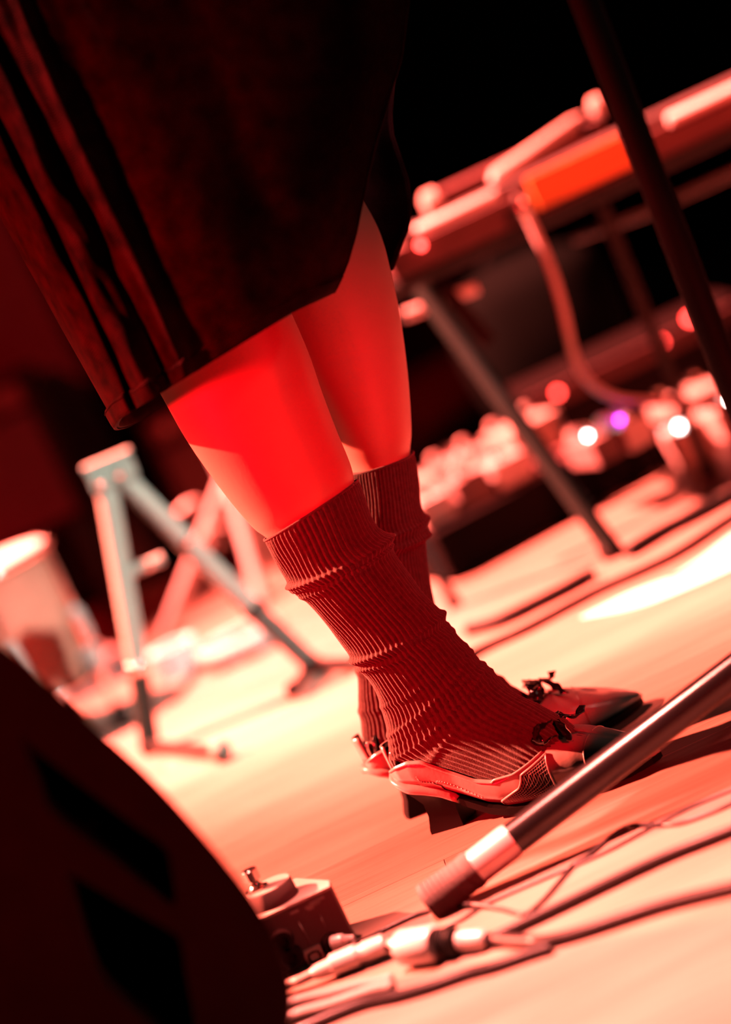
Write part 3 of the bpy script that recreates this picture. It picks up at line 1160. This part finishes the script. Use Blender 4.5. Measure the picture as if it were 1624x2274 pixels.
# ================================================================== A-frame instrument stand (left, behind)
fl, fr = F(340, 1672), F(700, 1490)
YA = (fl[1] + fr[1]) / 2
ast = thing('instrument_stand', ((fl[0] + fr[0]) / 2, YA, 0), 'grey A-frame guitar stand with rubber-tipped arms behind the person', 'stand')
tl, tr = WY(236, 1078, YA), WY(272, 1062, YA)
def seg(name, a, b, r, m_, parent, n=20):
    return rod(name, a, b, [(0, r * .85), (0.0, r), (1, r), (1.0, r * .85)], m_, parent, n)
ml = tl + (fl - tl) * .69
mr_ = tr + (fr - tr) * .70
gl = fl + np.array([0, 0, .008])
gr = fr + np.array([0, 0, .010])
l1 = seg('leg', tl, ml, .0145, 'stand', ast)
l2 = seg('leg', tr, mr_, .0145, 'stand', ast)
seg('leg_grip', ml, gl, .0140, 'stand_dark', l1)
seg('leg_grip', mr_, gr, .0140, 'stand_mid', l2)
rod('collar', tl + (fl - tl) * .655, tl + (fl - tl) * .70, [(0, .014), (.2, .0165), (.8, .0165), (1, .014)], 'chrome', l1, 20)
rod('collar', tr + (fr - tr) * .655, tr + (fr - tr) * .70, [(0, .014), (.2, .0165), (.8, .0165), (1, .014)], 'stand_dark', l2, 20)
hd = np.array([WY(240, 1040, YA), WY(245, 1045, YA)])
cA, cB = WY(205, 1062, YA), WY(288, 1028, YA)
mid = (cA + cB) / 2
ang = atan2(cB[2] - cA[2], cB[0] - cA[0])
xf = Matrix.Translation(tuple(mid)) @ Matrix.Rotation(-ang, 4, 'Y')
hb = box('top_bracket', (-.032, -.016, -.020), (.032, .016, .012), 'stand', ast, .004, xf)
box('bracket_lip', (-.034, -.018, .0125), (.034, .018, .019), 'stand', hb, .002, xf)
def bolt(p, parent, r=.0055):
    bm = bmesh.new()
    bmesh.ops.create_uvsphere(bm, u_segments=14, v_segments=8, radius=r)
    bm.transform(Matrix.Translation(tuple(map(float, p))))
    return objbm('bolt', bm, 'chrome', parent, True)
for (bx_, by_) in ((222, 1074), (264, 1052)):
    bolt(WY(bx_, by_, YA - .017), ast)
bolt(WY(417, 1200, YA - .014), ast)
br = seg('brace', WY(268, 1280, YA), WY(362, 1240, YA), .0075, 'stand', ast)
bolt(WY(270, 1278, YA - .014), ast)
bolt(WY(330, 1254, YA - .010), ast)
# cradle arms that reach forward along the floor
tipL = F(490, 1668, .014)
aL = seg('cradle_arm', gl + np.array([0, 0, .004]), tipL, .0075, 'rubber', ast)
tipR = F(652, 1535, .012)
aR = seg('cradle_arm', gr + np.array([0, 0, .002]), tipR, .0075, 'rubber', ast)
bR = seg('cradle_arm', gr + np.array([0, 0, .002]), F(800, 1472, .012), .0075, 'rubber', ast)
for p, par, m_ in ((tipL, aL, 'grey_rubber'), (tipR, aR, 'rubber'), (F(800, 1472, .012), bR, 'rubber')):
    bm = bmesh.new()
    bmesh.ops.create_uvsphere(bm, u_segments=18, v_segments=12, radius=.0145 if m_ == 'grey_rubber' else .011)
    bm.transform(Matrix.Translation(tuple(map(float, (p[0], p[1], max(p[2], .0145))))))
    objbm('rubber_tip', bm, m_, par, True)
rod('rubber_foot', fl, fl + (gl - fl) * 1.0 + np.array([0, 0, .012]), [(0, .013), (.6, .015), (1, .0125)], 'rubber', l1, 18)
rod('rubber_foot', fr, fr + np.array([0, 0, .02]), [(0, .013), (.6, .015), (1, .0125)], 'rubber', l2, 18)

# second, darker stand behind: red-lit struts
YB = 4.05
bs_ = thing('drum_hardware_stand', tuple(F(400, 1420) * np.array([1, 1, 0])), 'red-lit tripod hardware stand seen through the grey A-frame', 'stand')
top = WY(505, 1060, YB)
b1 = F(372, 1418)
seg('strut', top, b1 + np.array([0, 0, .006]), .0125, 'steel', bs_)
b2 = F(590, 1350)
seg('strut', top, b2 + np.array([0, 0, .006]), .011, 'steel', bs_)
b3 = np.array([top[0], YB + .28, 0])
seg('strut', top, b3 + np.array([0, 0, .006]), .011, 'steel', bs_)
rod('centre_pole', top - np.array([0, 0, .10]), top + np.array([0, 0, .30]), [(0, .013), (1, .013)], 'steel', bs_)
rod('clamp', WY(470, 1170, YB), WY(490, 1215, YB), [(0, .012), (.2, .02), (.8, .02), (1, .012)], 'drum', bs_, 16)
rod('wing_nut', WY(440, 1112, YB - .02), WY(395, 1140, YB - .02), [(0, .005), (.5, .010), (1, .005)], 'drum', bs_, 12)

# ================================================================== floor tom at far left
YT = 3.62
tc_ = WU(-590, 1300, YT)
tom = thing('floor_tom', (tc_[0], YT, 0), 'reddish floor tom drum at the left edge behind the monitor', 'drum')
R_, zt_, zb_ = .118, WU(-590, 1130, YT)[2], WU(-590, 1440, YT)[2]
rod('shell', (tc_[0], YT, zb_), (tc_[0], YT, zt_), [(0, R_ * .97), (0, R_), (1, R_), (1, R_ * .97)], 'tom_wrap', tom, 64)
dome = [(0, R_ * 1.0)] + [(k / 6, R_ * sqrt(max(0, 1 - (k / 6) ** 2)) + .0005) for k in range(1, 7)]
rod('drum_head', (tc_[0], YT, zt_), (tc_[0], YT, zt_ + .012), dome, 'drumhead', tom, 64)
for zz in (zt_ - .004, zb_ + .004):
    tube('hoop', [(tc_[0] + (R_ + .004) * cos(q), YT + (R_ + .004) * sin(q), zz) for q in np.linspace(0, 2 * pi, 65)], .006, 'chrome', tom, 10)
for i in range(6):
    q = 2 * pi * i / 6 - .35
    p = np.array([tc_[0] + (R_ + .008) * cos(q), YT + (R_ + .008) * sin(q), 0])
    lg = rod('lug', p + np.array([0, 0, zb_ + .05]), p + np.array([0, 0, zb_ + .11]), [(0, .006), (.15, .012), (.85, .012), (1, .006)], 'drum', tom, 14)
    rod('tension_rod', p + np.array([0, 0, zb_ + .10]), p + np.array([0, 0, zt_ + .004]), [(0, .003), (1, .003)], 'chrome', lg, 8)
for q in (-.55, 1.5, 3.7):
    p = np.array([tc_[0] + (R_ + .018) * cos(q), YT + (R_ + .018) * sin(q), 0])
    lg = rod('leg', p, p + np.array([0, 0, zb_ + .10]), [(0, .006), (1, .006)], 'chrome', tom, 12)
    rod('leg_bracket', p + np.array([0, 0, zb_ + .01]), p + np.array([0, 0, zb_ + .05]), [(0, .010), (.2, .017), (.8, .017), (1, .010)], 'drum', lg, 14)
    rod('rubber_foot', p, p + np.array([0, 0, .03]), [(0, .012), (.7, .012), (1, .007)], 'rubber', lg, 14)

# foot pedal clutter under the tom: a small switch unit with an orange lamp
q0 = F(225, 1520)
sw = thing('switch_unit', q0, 'small red-lit switch box with a round knob beside the grey stand leg', 'box')
box('body', (-.06, -.04, 0), (.05, .05, .045), 'pedal_body', sw, .006, place(q0[0], q0[1], 0, .25))
for dx, dz, r in ((-.035, .055, .016), (.012, .06, .019)):
    rod('knob', (q0[0] + dx, q0[1], .044), (q0[0] + dx, q0[1], .044 + .022), [(0, r), (.8, r * .92), (1, r * .7)], 'drum', sw, 20)
pl = WY(120, 1512, q0[1] - .045)
o_ = rod('indicator_lamp', (q0[0] - .050, q0[1] - .035, .046), (q0[0] - .050, q0[1] - .035, .058), [(0, .007), (.6, .007), (1, .004)], 'orange_led', sw, 14)

# tambourine and tape roll on the floor
tb_c = F(545, 1452)
tam = thing('tambourine', tb_c, 'pale round tambourine lying on the floor behind the A-frame', 'tambourine')
RR = .068
Vt = []
prof = [(RR, .002), (RR, .034), (RR - .006, .036), (RR - .009, .034), (RR - .009, .002)]
for i in range(49):
    q = 2 * pi * i / 48
    for (r_, z_) in prof:
        Vt.append((tb_c[0] + r_ * cos(q), tb_c[1] + r_ * sin(q), z_))
obj('frame', Vt, grid_faces(49, 5, True), 'pedal_white', tam)
rod('drum_skin', (tb_c[0], tb_c[1], .020), (tb_c[0], tb_c[1], .022), [(0, RR - .008), (1, RR - .008)], 'tolex', tam, 40)
for i in range(8):
    q = 2 * pi * i / 8 + .2
    p = np.array([tb_c[0] + (RR + .001) * cos(q), tb_c[1] + (RR + .001) * sin(q), 0])
    rod('jingle', p + np.array([0, 0, .012]), p + np.array([0, 0, .022]), [(0, .010), (.4, .010), (.45, .003), (.55, .003), (.6, .010), (1, .010)], 'chrome', tam, 14)
tp = F(405, 1492)
rl = thing('tape_roll', tp, 'small roll of pale tape standing near the grey stand leg', 'tape roll')
Vt = []
prof = [(.040, .0), (.040, .046), (.026, .046), (.026, .0)]
for i in range(41):
    q = 2 * pi * i / 40
    for (r_, z_) in prof:
        Vt.append((tp[0] + r_ * cos(q), tp[1] + r_ * sin(q), z_))
obj('tape_winding', Vt, grid_faces(41, 4, True), 'tape', rl, False)
rod('tape_end', (tp[0] + .028, tp[1] - .028, .002), (tp[0] + .030, tp[1] - .030, .044), [(0, .004), (1, .004)], 'tape', rl, 8)
cable('dark_cord', [(380, 1555), (420, 1512), (437, 1478), (436, 1452), (470, 1440)], .006, 'stand_dark', 'short dark cord looping beside the tape roll')

# ================================================================== amplifiers at the far left
def amp(name, x0, x1, y, z0, z1, depth, label, legs=True, rz=0.0):
    a = thing(name, ((x0 + x1) / 2, y + depth / 2, 0), label, 'amplifier', 'amplifiers at the back of the stage')
    box('cabinet', (x0, y, z0), (x1, y + depth, z1), 'tolex', a, .012)
    g = box('grille', (x0 + .02, y - .006, z0 + .02), (x1 - .02, y + .004, z1 - .075), 'grille', a, .004)
    box('control_panel', (x0 + .02, y - .004, z1 - .06), (x1 - .02, y + .004, z1 - .015), 'key_case', a, .002)
    for i in range(5):
        xx = x0 + .05 + i * .05
        if xx < x1 - .03:
            rod('knob', (xx, y - .003, z1 - .037), (xx, y - .02, z1 - .037), [(0, .012), (.8, .010), (1, .008)], 'drum' if i == 0 else 'plastic', a, 14)
    tube('handle', [((x0 + x1) / 2 - .08, y + depth / 2, z1), ((x0 + x1) / 2 - .06, y + depth / 2, z1 + .02), ((x0 + x1) / 2 + .06, y + depth / 2, z1 + .02), ((x0 + x1) / 2 + .08, y + depth / 2, z1)], .009, 'rubber', a)
    if z0 > .02:
        for lx in (x0 + .04, x1 - .04):
            for ly in (y + .04, y + depth - .04):
                rod('leg', (lx, ly, 0), (lx, ly, z0 + .005), [(0, .018), (1, .018)], 'rubber', a, 12)
    return a


YQ = 4.5
zz = lambda u, v: WU(u, v, YQ)
amp('guitar_amplifier', zz(-720, 0)[0], zz(-300, 900)[0], YQ, zz(-300, 1125)[2], zz(-300, 765)[2], .26, 'dark combo amplifier on legs at the far left edge')
amp('guitar_amplifier', zz(-140, 900)[0], zz(110, 900)[0], YQ + .15, .03, WU(-60, 975, YQ + .15)[2], .22, 'low dark amplifier between the grey stand and the legs')
# upper cabinet on a tall rack behind
amp('bass_amplifier', zz(-760, 0)[0], zz(-205, 0)[0], YQ + .34, .03, zz(-300, 150)[2], .3, 'tall dark bass amplifier behind the combo amplifier')

# ================================================================== keyboard, its stand, and clutter on the right
YK = 3.32
kA, kB = WY(925, 512, YK), WY(1700, 170, YK)
zk1 = kA[2]
kb = thing('keyboard', ((kA[0] + kB[0]) / 2, YK + .13, 0.0), 'long low keyboard with pale keys on its stand, behind the microphone pole', 'keyboard')
x0, x1 = kA[0] - .055, kB[0] + .25
zlo = WY(960, 590, YK)[2]
yaw = 0.0
box('case', (x0, YK, zlo), (x1, YK + .26, zk1 - .012), 'key_case', kb, .008)
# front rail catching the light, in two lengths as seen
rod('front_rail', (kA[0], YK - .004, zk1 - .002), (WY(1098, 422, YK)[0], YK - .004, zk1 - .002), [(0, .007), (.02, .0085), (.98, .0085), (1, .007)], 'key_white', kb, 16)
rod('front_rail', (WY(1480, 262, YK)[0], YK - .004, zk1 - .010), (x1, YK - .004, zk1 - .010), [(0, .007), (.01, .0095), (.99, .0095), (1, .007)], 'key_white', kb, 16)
# keys: white ones side by side on the bed
xk = WY(1105, 418, YK)[0]
i = 0
wk = .0215
xs = x0 + .03
while xs + wk < x1 - .02 and i < 60:
    box('key', (xs, YK + .012, zk1 - .016), (xs + wk - .0012, YK + .135, zk1 + .004), 'key_dark', kb, .0015)
    xs += wk
    i += 1
# upper tier
zU0, zU1 = WY(1000, 470, YK + .2)[2] + .02, WY(940, 452, YK + .2)[2]
ut = box('upper_panel', (WY(940, 452, YK + .2)[0], YK + .14, zk1 - .014), (WY(1312, 236, YK + .2)[0], YK + .25, zk1 + .030), 'key_case', kb, .01)
rod('panel_ridge', (WY(1090, 400, YK + .1)[0], YK + .1, zk1 + .012), (WY(1310, 262, YK + .1)[0], YK + .16, zk1 + .040), [(0, .006), (.06, .014), (.9, .010), (1, .006)], 'drum', kb, 16)
rod('end_knob', (WY(930, 440, YK + .1)[0], YK + .1, zk1 + .018), (WY(930, 440, YK + .1)[0] + .03, YK + .1, zk1 + .018), [(0, .012), (.2, .022), (.8, .022), (1, .012)], 'drum', kb, 18)
rod('end_knob', (WY(1312, 245, YK + .1)[0], YK + .1, zk1 + .045), (WY(1345, 232, YK + .1)[0], YK + .1, zk1 + .045), [(0, .010), (.2, .016), (.8, .016), (1, .010)], 'drum', kb, 18)
oa, ob = WY(1170, 400, YK - .012), WY(1400, 335, YK - .012)
oz = WY(1190, 470, YK - .012)
wp = box('wood_panel', (oa[0], YK - .010, oz[2]), (ob[0], YK + .004, oa[2] + .002), 'wood', kb, .004)
led_k = WY(936, 545, YK - .014)
rod('indicator_lamp', led_k, led_k + np.array([0, .016, 0]), [(0, .003), (.5, .0045), (1, .0045)], 'red_led', kb, 12)

kst = thing('keyboard_stand', (WY(1200, 900, YK)[0], YK + .1, 0), 'dark tubular keyboard stand with slanted legs standing on the pale floor', 'stand')
g0 = F(1368, 1236)
topL = WY(935, 640, YK - .02)
topL = topL + (g0 - topL) * max(0.0, (topL[2] - (zlo - .022)) / topL[2])
l_ = seg('leg', topL, g0 + np.array([0, 0, .010]), .0135, 'stand_dark', kst)
rod('rubber_foot', g0, g0 + (topL - g0) * .05, [(0, .0155), (.8, .0165), (1, .0135)], 'rubber', l_, 18)
g1 = F(1014, 1348)
topB = WY(930, 1000, g1[1] + .01)
topB = np.array([g1[0] - .02, g1[1] + .02, zlo])
l_ = seg('leg', topB, g1 + np.array([0, 0, .006]), .0075, 'rubber', kst)
rod('rubber_foot', g1, g1 + np.array([0, 0, .015]), [(0, .011), (1, .009)], 'rubber', l_, 14)
g2 = F(1578, 1056)
topC = np.array([g2[0] + .02, g2[1] + .03, zlo])
l_ = seg('leg', topC, g2 + np.array([0, 0, .006]), .0085, 'rubber', kst)
rod('rubber_foot', g2, g2 + np.array([0, 0, .015]), [(0, .012), (1, .010)], 'rubber', l_, 14)
g3 = np.array([topC[0] + .32, YK + .2, 0])
seg('leg', np.array([g3[0], g3[1], zlo]), g3, .012, 'rubber', kst)
seg('cross_brace', WY(900, 700, YK + .05), WY(1060, 640, YK + .05), .008, 'steel', kst)
seg('cross_brace', WY(985, 640, YK + .02), WY(1085, 760, YK + .02), .012, 'tolex', kst)
seg('cross_brace', WY(1270, 530, YK + .12), WY(1480, 455, YK + .12), .008, 'tube', kst)
seg('cross_brace', WY(1500, 440, YK + .12), WY(1700, 350, YK + .12), .008, 'tube', kst)
seg('top_rail', np.array([topB[0] - .03, YK + .03, zlo - .010]), np.array([g3[0] + .05, YK + .03, zlo - .010]), .010, 'rubber', kst)
seg('top_rail', np.array([topB[0] - .03, YK + .22, zlo - .010]), np.array([g3[0] + .05, YK + .22, zlo - .010]), .010, 'rubber', kst)

# cable hanging from the keyboard to the floor
hp = [WY(1150, 440, YK - .03), WY(1180, 495, YK - .035), WY(1225, 600, YK - .03), WY(1252, 690, YK - .02), WY(1275, 790, YK), WY(1310, 850, YK + .03), WY(1370, 885, YK + .05), WY(1450, 893, YK + .03), WY(1530, 893, YK), WY(1624, 905, YK - .01), WY(1750, 925, YK - .02), np.array([1.05, YK + .02, .22]), np.array([1.15, YK + .05, .36])]
hc = thing('hanging_cable', (hp[5][0], hp[5][1], 0), 'grey cable drooping in a curve from the keyboard towards the right', 'cable')
tube('cord', crom(hp, 10), .0062, 'grey_cable', hc, 12)
rod('plug', WY(1150, 432, YK - .03), WY(1172, 480, YK - .034), [(0, .007), (.2, .0105), (.8, .010), (1, .007)], 'chrome', hc, 18)

# round-ended dark bag under the keyboard
YBG = 4.42
bgc = WY(1180, 690, YBG)
Vb = []
hgt = WY(1150, 560, YBG)[2]
for i in range(12):
    t = i / 11
    z_ = hgt * t
    w_ = .15 * (0.82 + .25 * sin(pi * min(1, t * .9))) * (1 if t < .85 else sqrt(max(.05, 1 - ((t - .85) / .16) ** 2)))
    for j in range(32):
        q = 2 * pi * j / 32
        Vb.append((bgc[0] + w_ * math.copysign(abs(cos(q)) ** .7, cos(q)), YBG + .09 * (w_ / .15) * math.copysign(abs(sin(q)) ** .7, sin(q)), z_))
bag = thing('gig_bag', (bgc[0], YBG, 0), 'dark soft bag standing in the shadow under the keyboard', 'bag')
obj('bag_body', Vb, grid_faces(12, 32, True, True, True), 'bag_cloth', bag)
tube('carry_handle', [(bgc[0] - .05, YBG, hgt - .005), (bgc[0] - .03, YBG - .01, hgt + .03), (bgc[0] + .03, YBG - .01, hgt + .03), (bgc[0] + .05, YBG, hgt - .005)], .008, 'rubber', bag)

# pedalboard ------------------------------------------------------------
pL, pR = F(1012, 1296), F(1484, 1040)
yw = atan2(pR[1] - pL[1], pR[0] - pL[0])
plen = np.linalg.norm(pR - pL)
XF = place(pL[0], pL[1], 0, yw)
board = thing('pedalboard', tuple(XF @ Vector((plen / 2, .15, 0))), 'low black pedalboard case on the floor behind the keyboard stand', 'pedalboard')
HBd = .078
box('case', (0, 0, .006), (plen, .30, HBd), 'case', board, .006, XF)
for fx in (.03, plen - .03):
    for fy in (.03, .27):
        p = XF @ Vector((fx, fy, 0))
        rod('rubber_foot', p, p + Vector((0, 0, .008)), [(0, .010), (1, .011)], 'rubber', board, 12)
for fy in (.05, .14, .23):
    box('mounting_rail', (.006, fy - .018, HBd), (plen - .006, fy + .018, HBd + .003), 'key_case', board, .001, XF)


def stomp(lx, ly, w, d, h, body, led, label, knobs=3, rz=0.0):
    X = XF @ Matrix.Translation((lx, ly, HBd + .003)) @ Matrix.Rotation(rz, 4, 'Z')
    t = thing('stompbox', tuple(X @ Vector((0, 0, 0))), label, 'pedal', 'pedals on the pedalboard')
    box('housing', (-w / 2, -d / 2, 0), (w / 2, d / 2, h), body, t, .004, X)
    for k in range(knobs):
        p = X @ Vector((-w / 2 + w * (k + .5) / knobs, d * .27, h))
        rod('knob', p, p + Vector((0, 0, .016)), [(0, .0085), (.15, .009), (.8, .0078), (1, .006)], 'chrome' if k % 2 else 'drum', t, 16)
    p = X @ Vector((0, -d * .28, h))
    rod('footswitch', p, p + Vector((0, 0, .014)), [(0, .009), (.2, .009), (.25, .006), (.9, .006), (1, .004)], 'chrome', t, 14)
    if led:
        p = X @ Vector((0, -d * .02, h))
        rod('indicator_lamp', p, p + Vector((0, 0, .006)), [(0, .0035), (.6, .0035), (1, .002)], led, t, 10)
    return t


stomp(.035, .085, .056, .10, .040, 'steel', None, 'leftmost stompbox on the black pedalboard', 2)
stomp(.100, .085, .058, .105, .044, 'pedal_body', 'red_led', 'second stompbox from the left on the black pedalboard', 3)
stomp(.168, .090, .060, .11, .040, 'steel', 'red_led', 'third stompbox from the left on the black pedalboard', 3)
def board_spot(px_, py_, h, d):
    q = XF.inverted() @ Vector([float(c) for c in F(px_, py_, HBd + .003 + h + .004)])
    return q.x, q.y + d * .02


lx, ly = board_spot(1305, 966, .038, .10)
stomp(lx, ly, .042, .09, .038, 'pedal_body', 'white_led', 'stompbox with a glaring white lamp on the black pedalboard', 2)
lx, ly = board_spot(1376, 930, .040, .10)
stomp(lx, ly, .042, .09, .040, 'steel', 'purple_led', 'stompbox with a purple lamp on the black pedalboard', 3)
stomp(.060, .215, .10, .11, .050, 'drum', None, 'wide stompbox at the back left of the black pedalboard', 4)
stomp(.170, .220, .08, .11, .050, 'pedal_body', 'red_led', 'grey stompbox at the back middle of the black pedalboard', 3)
stomp(.285, .220, .09, .11, .052, 'drum', 'white_led', 'pale stompbox at the back right of the black pedalboard', 3)


def floor_unit(px_, py_, w, d, h, body, led, label, rz=.2):
    g = F(px_, py_)
    X = place(g[0], g[1], 0, rz)
    t = thing('stompbox', g, label, 'pedal')
    box('housing', (-w / 2, 0, 0), (w / 2, d, h), body, t, .006, X)
    for k in range(3):
        p = X @ Vector((-w / 2 + w * (k + .5) / 3, d * .7, h))
        rod('knob', p, p + Vector((0, 0, .018)), [(0, .010), (.8, .009), (1, .007)], 'chrome', t, 14)
    if led:
        p = X @ Vector((0, d * .35, h))
        rod('indicator_lamp', p, p + Vector((0, 0, .007)), [(0, .004), (.6, .004), (1, .002)], led, t, 10)
    return t


floor_unit(1562, 1020, .055, .11, .05, 'pedal_white', 'white_led', 'pale stompbox on the floor right of the black pedalboard')
floor_unit(1590, 950, .10, .12, .06, 'drum', None, 'wide pale stompbox at the right edge of the photo')
floor_unit(1680, 960, .08, .12, .05, 'drum', 'white_led', 'stompbox with a white lamp cut by the right edge')

# long low rack unit with red lamps behind the pedalboard
rA, rB = WY(1165, 905, 3.95), WY(1500, 740, 3.95)
rack = thing('rack_unit', ((rA[0] + rB[0]) / 2, 4.05, 0), 'long low black unit with red lamps behind the pedalboard', 'equipment')
box('chassis', (rA[0], 3.95, 0.0), (rB[0] + .12, 4.15, rA[2] + .02), 'case', rack, .006)
box('front_strip', (rA[0] + .01, 3.944, rA[2] - .02), (rB[0] + .11, 3.952, rA[2] + .012), 'key_case', rack, .002)
for (lx, ly) in ((1240, 873), (1470, 760), (1535, 708)):
    p = WY(lx, ly, 3.94)
    rod('indicator_lamp', p, p + np.array([0, .014, 0]), [(0, .003), (.4, .006), (1, .006)], 'red_led', rack, 12)

# ================================================================== flat strips and cables on the floor, right
def strip(pts_a, pts_b, label):  # thin white sheet laid flat between two edge curves
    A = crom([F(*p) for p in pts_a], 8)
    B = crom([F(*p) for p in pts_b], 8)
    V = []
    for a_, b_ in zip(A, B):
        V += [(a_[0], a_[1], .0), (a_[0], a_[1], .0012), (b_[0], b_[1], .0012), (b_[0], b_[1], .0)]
    o = obj('floor_strip', V, grid_faces(len(A), 4, True, True, True), 'tape', None, False)
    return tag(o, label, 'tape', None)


strip([(1290, 1372), (1400, 1318), (1510, 1275), (1624, 1222), (1760, 1155)], [(1296, 1374), (1420, 1350), (1540, 1305), (1624, 1268), (1760, 1205)], 'broad bright white strip across the floor at the right')
strip([(1488, 1284), (1560, 1238), (1624, 1190), (1740, 1115)], [(1492, 1287), (1566, 1254), (1624, 1212), (1740, 1140)], 'narrow white strip above the broad one at the right')
cable('black_cable', [(1040, 1398), (1110, 1378), (1180, 1345), (1250, 1310), (1300, 1282), (1322, 1272)], .0085, 'rubber', 'short thick black cable on the pale floor left of the white strip')
cable('black_cable', [(960, 1520), (1050, 1452), (1160, 1400), (1250, 1352), (1330, 1310), (1420, 1270), (1510, 1225), (1624, 1150), (1760, 1070)], .0060, 'rubber', 'long black cable running along the upper edge of the white strip')
cable('black_cable', [(1395, 1225), (1470, 1180), (1540, 1145), (1624, 1100), (1760, 1030)], .0090, 'rubber', 'thick black cable leading right from the slanted stand foot')
